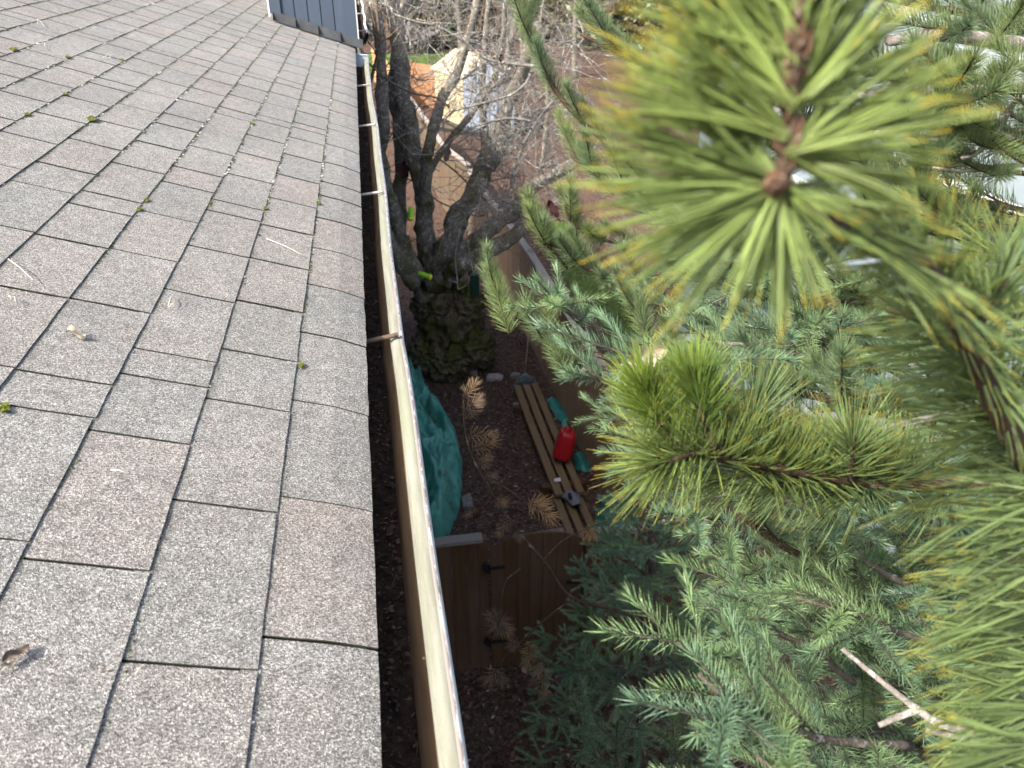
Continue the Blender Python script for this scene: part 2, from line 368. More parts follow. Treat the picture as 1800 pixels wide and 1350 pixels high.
for j in range(3):
    for i in range(len(lx)-1): g.f.append((j*9+i, j*9+i+1, (j+1)*9+i+1, (j+1)*9+i))
struct(g.build('lawn', MAT['lawn']))
# neighbour's lawn strip beyond the long fence
g = MB()
for y in [9+0.5*i for i in range(24)]:
    for x in (4.1, 4.4, 4.7, 4.95): g.v.append((x+0.1*sin(y), y, ground_h(x, y)+0.012)); g.a.append(0.5)
for j in range(23):
    for i in range(3): g.f.append((j*4+i, j*4+i+1, (j+1)*4+i+1, (j+1)*4+i))
struct(g.build('lawn', MAT['lawn']))
g = MB()
for k in range(5200):
    x, y = rnd(3.95, 4.95), rnd(9, 20.4); p = Vector((x, y, ground_h(x, y))); a = rnd(0, 2*pi); h = rnd(0.04, 0.11)
    d = Vector((cos(a), sin(a), 0))*0.006; tip = p+Vector((rnd(-0.04, 0.04), rnd(-0.04, 0.04), h))
    g.add([p-d, p+d, tip], [(0, 1, 2)], rnd(0, 1))
tag(g.build('grass', MAT['grass_blade'], None, False), 'green grass growing on the far side of the long wooden fence', None, None, 'stuff')
# bark chips and dead leaves over the yard
g = MB()
def chip(p, s, t):
    a = rnd(0, 2*pi); u = Vector((cos(a), sin(a), rnd(-0.4, 0.4)))*s; v = Vector((-sin(a), cos(a), rnd(-0.4, 0.4)))*s*rnd(0.3, 0.8)
    q = p+Vector((0, 0, 0.012+s*0.25)); g.add([q-u, q-v*0.7+Vector((0, 0, s*0.25)), q+u, q+v], [(0, 1, 2), (0, 2, 3)], t)
for k in range(15000):
    y = 4.2+26*random.random()**1.6; x = rnd(-0.2, 3.0)
    if y > 16: x = rnd(-0.5, 4.5)
    p = Vector((x, y, ground_h(x, y)))
    chip(p, rnd(0.01, 0.032) if random.random() < 0.93 else rnd(0.035, 0.06), min(1, random.random()**1.4))
for k in range(4000):
    x, y = rnd(1.8, 6), rnd(14, 36); chip(Vector((x, y, ground_h(x, y))), rnd(0.02, 0.05), random.random()**1.3)
tag(g.build('leaf_litter', MAT['chips'], None, False), 'brown bark chips and dead leaves scattered over the yard', None, None, 'stuff')

# ================================================================== HOUSE
house = thing('house', (-3, 6, 0), 'house with a grey asphalt shingle roof, dirty eaves gutter and blue sided chimney chase', 'house')
roof = MB()
roof.add([roofp(0.012, -4, -0.012), roofp(0.012, 15.5, -0.012), roofp(6.5, 15.5, -0.012), roofp(6.5, -4, -0.012),
          roofp(0.012, -4, -0.03), roofp(0.012, 15.5, -0.03), roofp(6.5, 15.5, -0.03), roofp(6.5, -4, -0.03)],
         [(0, 1, 2, 3), (7, 6, 5, 4), (0, 4, 5, 1), (2, 6, 7, 3), (1, 5, 6, 2), (0, 3, 7, 4)])
bs = roofp(6.5, 0)
roof.add([(bs.x, -4, bs.z-0.012), (bs.x, 15.5, bs.z-0.012), (bs.x*2-EX, 15.5, EZ), (bs.x*2-EX, -4, EZ)], [(0, 1, 2, 3)])
roof = roof.build('roof', MAT['roof_felt'], house, False)
EXP = 0.143
C1 = [0.742, 1.025, 1.317, 1.607, 1.885, 2.15, 2.42, 2.66, 2.832, 3.109, 3.408, 3.713, 3.835, 4.129, 4.433, 4.708, 4.975, 5.272, 5.553, 5.864, 6.119, 6.396, 6.732, 6.93, 7.222]
C2 = [0.687, 0.98, 1.268, 1.46, 1.70, 1.966, 2.235, 2.499, 2.777, 3.068, 3.352, 3.545, 3.645, 3.898, 4.188, 4.485, 4.742, 5.03, 5.334, 5.618, 5.886, 6.149, 6.44, 6.73]
C3 = [0.828, 1.116, 1.3, 1.397, 1.676, 1.955, 2.243, 2.346, 2.635]
C4 = [0.854, 1.146, 1.251, 1.542, 1.831, 2.112]
C5 = [1.534, 1.815, 2.048, 2.159]
def fill_course(known, seed):
    r = random.Random(seed); ys = sorted(known) if known else [0.3+0.28*r.random()]
    c = r.randint(0, 2)
    while ys[-1] < 10.5:
        c += 1; ys.append(ys[-1] + (r.uniform(0.09, 0.2) if c % 4 == 0 and r.random() < 0.75 else r.uniform(0.274, 0.292)))
    c = r.randint(0, 2)
    while ys[0] > -1.0:
        c += 1; ys.insert(0, ys[0] - (r.uniform(0.09, 0.2) if c % 4 == 0 and r.random() < 0.75 else r.uniform(0.274, 0.292)))
    return ys
tabs = []
for k in range(18):
    ys_ = fill_course({0: C1, 1: C2, 2: C3, 3: C4, 4: C5}.get(k), 100+k)
    for a, b in zip(ys_[:-1], ys_[1:]):
        if k < 5 and a > 7.5 and False: continue
        u0 = k*EXP
        c = roofp(u0+EXP/2, (a+b)/2); pr = proj(c)
        if pr is None: continue
        area = (b-a)*EXP/(pr[2]**2)*abs((c-EYE).normalized().dot(RN))
        vis = -120 < pr[0] < 1920 and -120 < pr[1] < 1480
        if not (-500 < pr[0] < 2300 and -300 < pr[1] < 2100): continue
        tabs.append((not vis, -area, k, a, b))
tabs.sort()
def tab_geo(g, k, a, b):
    # chase stands through the roof: nothing special, the chase covers the tabs below it
    r = random.Random(int(a*1000)*31+k*7); gap = (r.uniform(0.0021, 0.0029) if a < 1.4 else r.uniform(0.0040, 0.0052) if a < 2.4 else r.uniform(0.0056, 0.0074)) if r.random() < 0.86 else 0.0010
    a += gap; b -= gap; u0 = k*EXP; nc, nr = 7, 5; top = []; att = []
    lift = r.uniform(0.0, 0.0016); skew = r.uniform(-0.0015, 0.0015); ph = r.uniform(0, 9)
    for j in range(nr):
        f = [0, 0.09, 0.4, 0.8, 1.0][j]
        for i in range(nc):
            s = i/(nc-1); y = a+(b-a)*s
            u = u0 + f*(EXP+0.018)
            if j == 0: u += 0.0016*noise.noise(Vector((y*55, ph, k))) + 0.0012*noise.noise(Vector((y*160, ph, k))) + skew*(s-0.5)
            if i in (0, nc-1): y += 0.0012*noise.noise(Vector((u*70, ph, y*9)))
            h = 0.0027*(1-f)+0.0012 + lift*(1-f)*(0.4+noise.noise(Vector((y*7, ph, 0)))) + 0.0012*noise.noise(Vector((y*5, u*9, 3)))
            if k == 0: h -= 0.008*max(0.0, (0.075-(u-u0))/0.075)**1.6 * (1.0+0.5*noise.noise(Vector((y*1.7, 0, 0))))
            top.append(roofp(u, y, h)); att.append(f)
    n = len(top); bot = [p-RN*0.0026 for p in top]; fs = []
    for j in range(nr-1):
        for i in range(nc-1): q = j*nc+i; fs.append((q, q+nc, q+nc+1, q+1))
    rim = list(range(nc)) + [j*nc+nc-1 for j in range(1, nr)]
    loop = [j*nc for j in range(nr-1, 0, -1)] + rim
    for p, q in zip(loop[:-1], loop[1:]): fs.append((p, q, q+n, p+n))
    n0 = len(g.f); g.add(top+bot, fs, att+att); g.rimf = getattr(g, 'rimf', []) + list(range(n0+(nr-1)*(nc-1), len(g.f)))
rest = MB()
for idx, (hid, ar, k, a, b) in enumerate(tabs):
    if idx < 300:
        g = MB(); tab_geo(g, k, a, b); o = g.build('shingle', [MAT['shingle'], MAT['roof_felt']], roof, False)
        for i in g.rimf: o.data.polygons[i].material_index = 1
    else: tab_geo(rest, k, a, b)
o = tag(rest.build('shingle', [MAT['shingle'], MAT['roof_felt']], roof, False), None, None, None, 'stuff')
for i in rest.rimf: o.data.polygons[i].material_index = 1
# grit and tiny moss caught along the lower edges of the courses
def blob(g, p, r, t, sub=0):
    ph = rnd(0, 6); vs = [p+Vector((0, 0, r*0.9))]
    for i in range(5): vs.append(p+Vector((cos(ph+i*1.2566)*r*rnd(0.7, 1.2), sin(ph+i*1.2566)*r*rnd(0.7, 1.2), r*0.2)))
    g.add(vs, [(0, 1, 2), (0, 2, 3), (0, 3, 4), (0, 4, 5), (0, 5, 1)], t)
g = MB()
for k in range(1, 16):
    for i in range(620):
        y = rnd(0.3, 9.5) if k > 4 else rnd(0.3, 7.4)
        if noise.noise(Vector((y*2.2, k*3.1, 0))) + rnd(-0.5, 0.5) < -0.30+0.18*(y < 2.0): continue
        pr = proj(roofp(k*EXP, y))
        if not pr or pr[0] < -60 or pr[1] < -60 or pr[1] > 1420: continue
        big = random.random() < 0.07
        t = rnd(0.72, 1) if random.random() < (0.30 if y > 2.5 else 0.05) else rnd(0, 0.55)
        blob(g, roofp(k*EXP-rnd(0.0, 0.008), y, 0.0015), rnd(0.0020, 0.0042)*(1.7 if big else 1)*(1.3 if y > 2.6 else 1.0 if y > 1.7 else 0.55), t)
tag(g.build('roof_grit', MAT['roof_pebble'], roof, False), None, None, None, 'stuff')
# moss cushions: little plants of their own
for (px, py, r, lab) in [(163, 211, 0.017, 'largest bright green moss cushion on the roof, left of centre'), (25, 88, 0.016, 'dark green moss cushion at the left edge of the roof'),
                         (120, 102, 0.013, 'pale green moss strip between the two upper left moss cushions'), (215, 107, 0.012, 'small pale moss cushion high on the roof, above the biggest one'),
                         (49, 202, 0.010, 'tiny moss cushion below the far left shingle edge'), (115, 166, 0.009, 'tiny dark moss cushion just above the largest moss cushion'),
                         (560, 357, 0.009, 'yellow green moss speck beside the last shingle course near the gutter'), (467, 367, 0.009, 'yellow green moss speck on the third shingle course from the gutter'),
                         (246, 369, 0.009, 'moss tuft at the end of a short shingle tab mid roof'), (258, 352, 0.008, 'moss tuft just above another tuft mid roof'),
                         (443, 218, 0.011, 'moss tuft on a shingle edge below the blue chase'), (529, 643, 0.008, 'dark moss tuft at a shingle corner near the gutter pin'),
                         (8, 718, 0.010, 'flat bright green moss scrap at the left border of the photo')]:
    c = roofpx(px, py, 0.004); g = MB()
    for i in range(26):
        a = rnd(0, 2*pi); d = r*sqrt(random.random()); p = c+Vector((0, sin(a)*d*1.5, 0))+Vector((cos(TH), 0, -sin(TH)))*cos(a)*d*0.7
        blob(g, p+RN*rnd(0, 0.3)*r, r*rnd(0.22, 0.45), 0.5)
    tag(centre(g.build('moss_cushion', MAT['moss'], None, True)), lab, 'moss', 'moss cushions on the roof')
# walls below the eaves, fascia, soffit
g = MB(); g.box((-3.5-3.0, 5.6, EZ/2-0.1), (12, 19.2, EZ-0.25)); g.build('wall', MAT['blue_siding'], house, False)
g = MB(); g.box((-0.115, 5.7, EZ-0.115), (0.022, 19.4, 0.19)); g.build('fascia', MAT['blue_trim'], house, False)
g = MB(); g.box((-0.315, 5.7, EZ-0.205), (0.37, 19.4, 0.012)); g.build('soffit', MAT['white_paint'], house, False)
# chimney chase
cx0, cx1, cy0, cy1 = -0.665, -0.018, 7.03, 8.1
chase = MB(); chase.box(((cx0+cx1)/2, (cy0+cy1)/2+0.006, 4.2), (cx1-cx0-0.03, cy1-cy0-0.03, 8.0)); chase = chase.build('chimney_chase', MAT['flashing'], house, False)
def roofz(x): return EZ + (EX-x)*math.tan(TH)
bx = [cx0+0.085+i*0.0985 for i in range(6)]; 
for i in range(5):
    x0, x1 = bx[i]+0.0035, bx[i+1]-0.0035; m = (x0+x1)/2
    zt = 8.1; g = MB()
    lo0, lo1 = roofz(x0)+0.075, roofz(x1)+0.075
    g.add([(x0, cy0-0.006, lo0), (x1, cy0-0.006, lo1), (x1, cy0-0.006, zt), (x0, cy0-0.006, zt), (x0, cy0+0.012, lo0), (x1, cy0+0.012, lo1), (x1, cy0+0.012, zt), (x0, cy0+0.012, zt)],
          [(0, 1, 2, 3), (0, 3, 7, 4), (1, 5, 6, 2), (0, 4, 5, 1)]); g.build('siding_board', MAT['blue_siding'], chase, False)
for (x0, x1) in ((cx0, cx0+0.082), (cx1-0.082, cx1)):
    g = MB(); lo0, lo1 = roofz(x0)+0.055, roofz(x1)+0.055; zt = 8.1
    if x1 == cx1: lo1 = lo0-0.02
    g.add([(x0, cy0-0.02, lo0), (x1, cy0-0.02, lo1), (x1, cy0-0.02, zt), (x0, cy0-0.02, zt), (x0, cy0+0.012, lo0), (x1, cy0+0.012, lo1), (x1, cy0+0.012, zt), (x0, cy0+0.012, zt)],
          [(0, 1, 2, 3), (0, 3, 7, 4), (1, 5, 6, 2), (0, 4, 5, 1)]); g.build('corner_board', MAT['blue_trim'], chase, False)
g = MB(); g.box((cx1+0.004, cy0-0.008, 3.6), (0.008, 0.022, 7.0)); g.build('corner_strip', MAT['white_paint'], chase, False)
g = MB(); g.box((cx0-0.006, cy0-0.012, 6.9), (0.010, 0.02, 1.5)); g.build('corner_strip', MAT['white_paint'], chase, False)
for i in range(4):
    x0 = cx0+0.02+i*0.165; x1 = x0+0.168; y = cy0-0.030-0.0015*(i % 2); g = MB()
    vs = []
    for x in (x0, x1):
        vs += [(x, y+0.014, roofz(x)+0.078), (x, y-0.002, roofz(x)+0.016), (x, y-0.05, roofz(x)+0.0145), (x, y-0.05, roofz(x)+0.0115)]
    g.add(vs, [(0, 1, 5, 4), (1, 2, 6, 5), (2, 3, 7, 6), (0, 3, 2, 1), (4, 5, 6, 7)]); g.build('step_flashing', MAT['flashing'], chase, False)

# gutter: profile swept along the eaves
GY = [-2.0] + [0.2+0.11*i for i in range(62)]
def gwave(y): return (0.004*sin(y*1.9+0.4)+0.0022*sin(y*4.7) - 0.006*max(0, 1-abs(y-1.76)/0.5)**2, 0.003*sin(y*1.3)+0.002*sin(y*5.1+1)-0.0025*y*0.3)
def sweep(prof, ys, att):
    g = MB(); n = len(prof)
    for y in ys:
        dx, dz = gwave(y)
        for (x, z), t in zip(prof, att): g.v.append((x+dx*(1 if x > -0.05 else 0.2), y, EZ+z+dz)); g.a.append(t)
    for j in range(len(ys)-1):
        for i in range(n-1): g.f.append((j*n+i, j*n+i+1, (j+1)*n+i+1, (j+1)*n+i))
    return g
GE = [y for y in GY if y <= 6.9]
gutter = sweep([(-0.098, -0.02), (-0.098, -0.145), (-0.010, -0.147), (-0.004, -0.137), (-0.006, -0.115), (0.002, -0.098), (0.0115, -0.080), (0.0135, -0.0655)], GE, [0.5]*8).build('gutter', MAT['gutter_inside'], house)
sweep([(0.0135, -0.0665), (0.0145, -0.0655), (0.0150, -0.0625), (0.0168, -0.0600), (0.0185, -0.0612), (0.0205, -0.0585), (0.027, -0.0545), (0.034, -0.0535), (0.0375, -0.0545)], GE, [0.5]*9).build('lip', MAT['gutter_lip'], gutter)
sweep([(0.0375, -0.0545), (0.0400, -0.0530), (0.0425, -0.0536), (0.0455, -0.056), (0.0478, -0.0605), (0.048, -0.068), (0.044, -0.078), (0.030, -0.097), (0.006, -0.12), (-0.004, -0.148)], GE, [0, 0.22, 0.45, 0.75, 1.0, 1.2, 1.2, 1.2, 1.2, 1.2]).build('rim', MAT['gutter_rim'], gutter)
for y in (0.42, 1.745, 3.0, 4.24, 5.47):
    near = y < 2; dx, dz = gwave(y); g = MB(); r = 0.0062 if near else 0.0055
    zz = EZ-0.047+dz; g.tube([(-0.105, y-0.02, zz-0.005), (-0.04, y-0.012, zz-0.001), (0.022+dx, y, zz+0.002), (0.0345+dx, y+0.002, zz+0.003)], [r*0.8, r*0.9, r, r], 10)
    if near: g.tube([(0.0335+dx, y+0.002, zz+0.003), (0.0355+dx, y+0.002, zz+0.003)], r*1.25, 10)
    g.build('spike', MAT['spike_brown' if near else 'spike_metal'], gutter)
g = MB(); dx, dz = gwave(6.9)
g.add([(-0.098, 6.9, EZ-0.02), (-0.098, 6.9, EZ-0.147), (-0.01, 6.9, EZ-0.149), (0.045+dx, 6.9, EZ-0.07), (0.045+dx, 6.9, EZ-0.045)], [(0, 1, 2, 3, 4)])
g.tube([(-0.10, 6.9, EZ-0.036), (0.047+dx, 6.9, EZ-0.046)], 0.006, 6); g.build('end_cap', MAT['pale_trim'], gutter, False)
g = MB()   # silt and rotted litter lying in the trough
nx_ = 9; yy = [0.2+0.03*i for i in range(224)]
for y in yy:
    dx, dz = gwave(y)
    for i in range(nx_):
        x = -0.097+i*0.0118
        x = min(x, -0.0035)
        h = -0.112+0.016*noise.noise(Vector((x*35, y*9, 0)))+0.007*noise.noise(Vector((x*120, y*70, 4))) - 0.010*(i/(nx_-1))
        g.v.append((x+dx*(i/8), y, EZ+h+dz)); g.a.append(0.5)
for j in range(len(yy)-1):
    for i in range(nx_-1): g.f.append((j*nx_+i, j*nx_+i+1, (j+1)*nx_+i+1, (j+1)*nx_+i))
tag(g.build('silt', MAT['debris'], gutter), None, None, None, 'stuff')
g = MB()
for k in range(5200):
    y = 0.35+6.4*random.random()**1.5; x = rnd(-0.07, 0.0); dx, dz = gwave(y)
    h = -0.112+0.016*noise.noise(Vector((x*35, y*9, 0))) - 0.010*((x+0.097)/0.095)
    p = Vector((x, y, EZ+h+dz+0.003)); a = rnd(0, 2*pi); s = rnd(0.0015, 0.006)*(1.9 if k % 9 == 0 else 1)
    if random.random() < 0.25:
        u = Vector((cos(a), sin(a), rnd(-0.3, 0.6)))*s*2.2; v = Vector((-sin(a), cos(a), 0))*0.0006
    else: u = Vector((cos(a), sin(a), rnd(-0.6, 0.6)))*s; v = Vector((-sin(a), cos(a), rnd(-0.6, 0.6)))*s*0.6
    g.add([p-u, p-v, p+u, p+v], [(0, 1, 2, 3)], min(1, random.random()**3*0.75))
tag(g.build('gutter_litter', MAT['chips'], gutter, False), None, None, None, 'stuff')
# second run of gutter beyond the chase
g = MB(); Y2 = [8.15+0.3*i for i in range(18)]
n = 4; pr = [(-0.06, -0.03), (-0.06, -0.14), (0.02, -0.145), (0.052, -0.04)]
for y in Y2:
    for x, z in pr: g.v.append((x+0.006*sin(y*4), y, EZ+z+0.03)); g.a.append(0.5)
for j in range(len(Y2)-1):
    for i in range(n-1): g.f.append((j*n+i, j*n+i+1, (j+1)*n+i+1, (j+1)*n+i))
g2 = g.build('gutter', MAT['debris'], house)
g = MB()
for y in Y2:
    for x, z in ((0.053, -0.04), (0.060, -0.028), (0.070, -0.028), (0.074, -0.06), (0.03, -0.15)): g.v.append((x+0.006*sin(y*4), y, EZ+z+0.03)); g.a.append(0.5)
for j in range(len(Y2)-1):
    for i in range(4): g.f.append((j*5+i, j*5+i+1, (j+1)*5+i+1, (j+1)*5+i))
g.build('rim', MAT['white_paint'], g2)
for y in (8.3, 10.2):
    g = MB(); g.tube([(-0.06, y, EZ), (0.066, y, EZ+0.002)], 0.005, 8); g.build('spike', MAT['spike_metal'], g2)

# small litter on the roof
def leaf(name, c, u, v, n, L, W, mat, lab, curl=0.5, cat='leaf', lobes=0.0):
    g = MB(); m = 9; top = []
    for j in range(m):
        s = j/(m-1); wd = W*sin(pi*min(1, s*0.93+0.06))**0.8*(1+lobes*sin(s*17))
        for k, q in enumerate((-1, -0.5, 0, 0.5, 1)):
            h = curl*W*(q*q*0.9+0.5*sin(s*5+q))+0.25*W*sin(s*7)
            top.append(c+u*(s-0.5)*L+v*q*wd+n*(h+W*0.35))
    for j in range(m-1):
        for k in range(4): g.f.append((j*5+k, j*5+k+1, (j+1)*5+k+1, (j+1)*5+k))
    nn = len(top); g.v = [tuple(p) for p in top]+[tuple(p-n*W*0.05) for p in top]; g.a = [0.5]*2*nn
    g.f += [tuple(i+nn for i in reversed(f)) for f in list(g.f)]
    g.tube([c-u*L*0.75, c-u*L*0.45+n*W*0.4], L*0.015, 5)
    o = g.build(name, MAT[mat]); o = centre(o); tag(o, lab, cat, None); return o
RU = Vector((cos(TH), 0, -sin(TH))); RV = Vector((0, 1, 0))
def dirr(a): return RU*cos(a)+RV*sin(a)
def roofleaf(px, py, a, L, W, mat, lab, curl=0.5, lob=0.0): return leaf('dried_leaf', roofpx(px, py, 0.006), dirr(a), dirr(a+pi/2), RN, L, W, mat, lab, curl, 'leaf', lob)
roofleaf(133, 592, -0.3, 0.034, 0.009, 'pale_leaf', 'curled tan leaf scrap lying alone on a pinkish shingle tab', 0.9, 0.25)
roofleaf(28, 1153, 1.0, 0.030, 0.0065, 'dead_leaf', 'grey brown dried leaf at the bottom left of the roof', 0.6)
roofleaf(15, 1172, 0.9, 0.016, 0.004, 'pale_leaf', 'small pale leaf tip touching the dried leaf at the bottom left', 0.5)
roofleaf(182, 1179, 0.2, 0.011, 0.0025, 'pale_leaf', 'tiny pale leaf flake on a shingle near the bottom left', 0.3)
def roofneedles(pairs, lab):
    g = MB()
    for (x0, y0, x1, y1) in pairs:
        a = roofpx(x0, y0, 0.010); b = roofpx(x1, y1, 0.012); mid = (a+b)/2+RN*0.003
        d = proj(a)[2]; g.tube([a, mid, b], [0.0007+0.0004*d*0.35]*3, 5)
    tag(centre(g.build('pine_needle', MAT['straw'])), lab, 'needle', 'dry pine needles lying on the roof')
roofneedles([(468, 419, 535, 450)], 'single pale dry needle lying on the tab beside the gutter course')
roofneedles([(14, 455, 58, 492)], 'long pale dry needle at the left edge of the roof')
roofneedles([(66, 33, 66, 42), (66, 33, 78, 46)], 'forked pair of white needles at the top left of the roof')
roofneedles([(72, 76, 85, 70), (78, 76, 79, 82)], 'short pair of white needles under an upper left shingle edge')
roofneedles([(180, 101, 195, 96), (195, 96, 193, 102)], 'pair of white needles above the largest moss cushion')
roofneedles([(162, 51, 172, 47)], 'tiny white needle high on the upper left roof')
roofneedles([(301, 521, 296, 536), (318, 525, 296, 540)], 'v shaped pair of white needles near the joint mid roof')
roofneedles([(15, 520, 20, 526), (25, 521, 27, 530)], 'two curled white needles at the left edge below the long needle')
roofneedles([(195, 826, 226, 833)], 'thin pale needle on the large lower left shingle tab')
roofneedles([(238, 1184, 252, 1171)], 'pale curled needle beside a joint near the bottom of the roof')
roofneedles([(387, 36, 380, 41)], 'short white needle on the roof left of the blue chase')
g = MB()
a = atd(703, 574, 1.98)
for b in (atd(688, 640, 1.93), atd(738, 640, 1.97)): g.tube(spline([a, (a+b)/2+Vector((0, 0, 0.003)), b], 5), 0.0008, 5)
tag(centre(g.build('pine_needle', MAT['thin_black'])), 'forked dark needle hanging on the gutter rim beside the brown pin', 'needle')

# ================================================================== FENCES
def board(name, p0, p1, z0, z1, th, mat, parent, topjit=0.0, top=None):
    """upright board from ground point p0 to p1 (both Vectors in plan)"""
    d = (p1-p0); L = d.length; d.normalize(); nrm = Vector((-d.y, d.x, 0)); g = MB()
    a, b = p0+d*0.0025, p1-d*0.0025; zt0 = zt1 = z1
    if top: zt0, zt1 = top(a), top(b)
    o = rnd(-0.003, 0.003); vs = []
    for q in (-th/2+o, th/2+o):
        vs += [(a.x+nrm.x*q, a.y+nrm.y*q, z0), (b.x+nrm.x*q, b.y+nrm.y*q, z0), (b.x+nrm.x*q, b.y+nrm.y*q, zt1), (a.x+nrm.x*q, a.y+nrm.y*q, zt0)]
    g.add(vs, [(0, 1, 2, 3), (7, 6, 5, 4), (0, 4, 5, 1), (1, 5, 6, 2), (2, 6, 7, 3), (3, 7, 4, 0)])
    return g.build(name, MAT[mat], parent, False)
def fence_run(pts, H_, bw, mat, capmat, root, cap=True, gaps=False, step=None, post=2.4, railside=1):
    for (x0, y0), (x1, y1) in zip(pts[:-1], pts[1:]):
        A, B = Vector((x0, y0, 0)), Vector((x1, y1, 0)); L = (B-A).length; n = max(1, round(L/bw)); d = (B-A).normalized(); nr = Vector((-d.y, d.x, 0))
        for i in range(n):
            a, b = A+d*(L*i/n), A+d*(L*(i+1)/n); zg = ground_h(a.x, a.y)
            board('board', a, b, zg+0.02, H_+(0 if cap else rnd(-0.012, 0.012)), 0.018, mat, root)
        m = max(1, round(L/post))
        for i in range(m):
            a, b = A+d*(L*i/m), A+d*(L*(i+1)/m); c = (a+b)/2; R = Matrix.Rotation(atan2(d.y, d.x), 3, 'Z')
            if cap:
                g = MB(); g.box((c.x, c.y, H_+0.022), ((b-a).length-0.012, 0.13, 0.038), R, 0.5, 0.002); g.build('cap_rail', MAT[capmat], root, False)
            for z in (0.35, H_-0.25):
                g = MB(); g.box(c+nr*railside*0.032+Vector((0, 0, z)), ((b-a).length, 0.04, 0.085), R); g.build('rail', MAT[mat], root, False)
            g = MB(); g.box(a+nr*railside*0.06+Vector((0, 0, H_/2-0.03)), (0.09, 0.09, H_-0.05), R); g.build('post', MAT[mat], root, False)
lf = thing('fence', (2.75, 12, 0), 'long brown board fence with pale cap rails along the right of the yard', 'fence')
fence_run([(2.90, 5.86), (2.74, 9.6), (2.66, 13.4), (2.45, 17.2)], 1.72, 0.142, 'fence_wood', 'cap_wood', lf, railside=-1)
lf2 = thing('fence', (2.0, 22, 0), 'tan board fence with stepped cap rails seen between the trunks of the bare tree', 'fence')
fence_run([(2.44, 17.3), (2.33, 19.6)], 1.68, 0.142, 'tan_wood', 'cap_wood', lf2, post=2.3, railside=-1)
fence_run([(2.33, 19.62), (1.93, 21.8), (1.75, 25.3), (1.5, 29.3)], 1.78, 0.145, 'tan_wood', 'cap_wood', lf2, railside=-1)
# short fence and gate across the yard
pl = thing('fence', (0.3, 5.9, 0), 'short dark brown fence with grey cap rail left of the arched gate', 'fence')
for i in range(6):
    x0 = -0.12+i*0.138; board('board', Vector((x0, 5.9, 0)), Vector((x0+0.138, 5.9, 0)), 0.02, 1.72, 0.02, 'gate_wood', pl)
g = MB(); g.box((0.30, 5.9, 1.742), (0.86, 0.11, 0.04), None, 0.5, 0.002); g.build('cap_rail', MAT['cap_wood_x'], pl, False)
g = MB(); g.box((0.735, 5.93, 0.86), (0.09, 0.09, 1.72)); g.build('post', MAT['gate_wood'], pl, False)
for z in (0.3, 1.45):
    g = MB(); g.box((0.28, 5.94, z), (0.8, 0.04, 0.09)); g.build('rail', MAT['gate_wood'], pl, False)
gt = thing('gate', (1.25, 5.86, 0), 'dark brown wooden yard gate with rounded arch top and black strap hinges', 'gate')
def arch(p): return 1.52+0.24*sqrt(max(0, 1-((p.x-1.25)/0.50)**2))
for i in range(7):
    x0 = 0.80+i*0.1285
    gb = MB(); m = 6
    for q in (5.85, 5.87):
        for j in range(m+1):
            x = x0+0.002+(0.1285-0.004)*j/m; gb.v.append((x, q+0.002*(i % 2), arch(Vector((x, 0, 0)))))
        gb.v.append((x0+0.1265, q+0.002*(i % 2), 0.04)); gb.v.append((x0+0.002, q+0.002*(i % 2), 0.04))
    k = m+3; gb.a = [0.5]*(2*k); gb.f = [tuple(range(k-1, -1, -1)), tuple(range(k, 2*k))] + [(j, (j+1) % k, (j+1) % k+k, j+k) for j in range(k)]
    gb.build('board', MAT['gate_wood'], gt, False)
for z in (0.35, 1.38):
    g = MB(); g.box((1.25, 5.90, z), (0.86, 0.04, 0.09)); g.build('rail', MAT['gate_wood'], gt, False)
for z in (0.42, 1.40):
    g = MB(); g.box((0.83, 5.842, z), (0.22, 0.008, 0.035)); g.box((0.76, 5.85, z), (0.05, 0.02, 0.11)); g.tube([(0.785, 5.838, z-0.06), (0.785, 5.838, z+0.06)], 0.012, 8); g.build('hinge', MAT['black_iron'], gt, False)
g = MB(); g.box((1.62, 5.84, 1.1), (0.14, 0.02, 0.03)); g.build('latch', MAT['black_iron'], gt, False)
pr_ = thing('fence', (2.3, 5.8, 0), 'short reddish fence with grey cap rail between arched gate and long fence', 'fence')
for i in range(7):
    x0 = 1.84+i*0.148; board('board', Vector((x0, 5.80, 0)), Vector((x0+0.148, 5.815, 0)), 0.02, 1.70, 0.02, 'red_wood', pr_)
g = MB(); g.box((2.36, 5.81, 1.722), (1.08, 0.11, 0.04), None, 0.5, 0.002); g.build('cap_rail', MAT['cap_wood_x'], pr_, False)
g = MB(); g.box((1.77, 5.86, 0.85), (0.09, 0.09, 1.7)); g.build('post', MAT['gate_wood'], pr_, False)
# far fences, sunlit
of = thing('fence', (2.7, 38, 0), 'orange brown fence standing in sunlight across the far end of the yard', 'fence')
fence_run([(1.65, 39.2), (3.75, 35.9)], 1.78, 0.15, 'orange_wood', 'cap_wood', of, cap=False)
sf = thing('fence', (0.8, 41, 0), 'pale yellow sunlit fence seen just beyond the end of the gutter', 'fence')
fence_run([(1.12, 36.2), (1.06, 39.8), (0.52, 44.8)], 1.78, 0.15, 'sunny_wood', 'cap_wood', sf, cap=False)

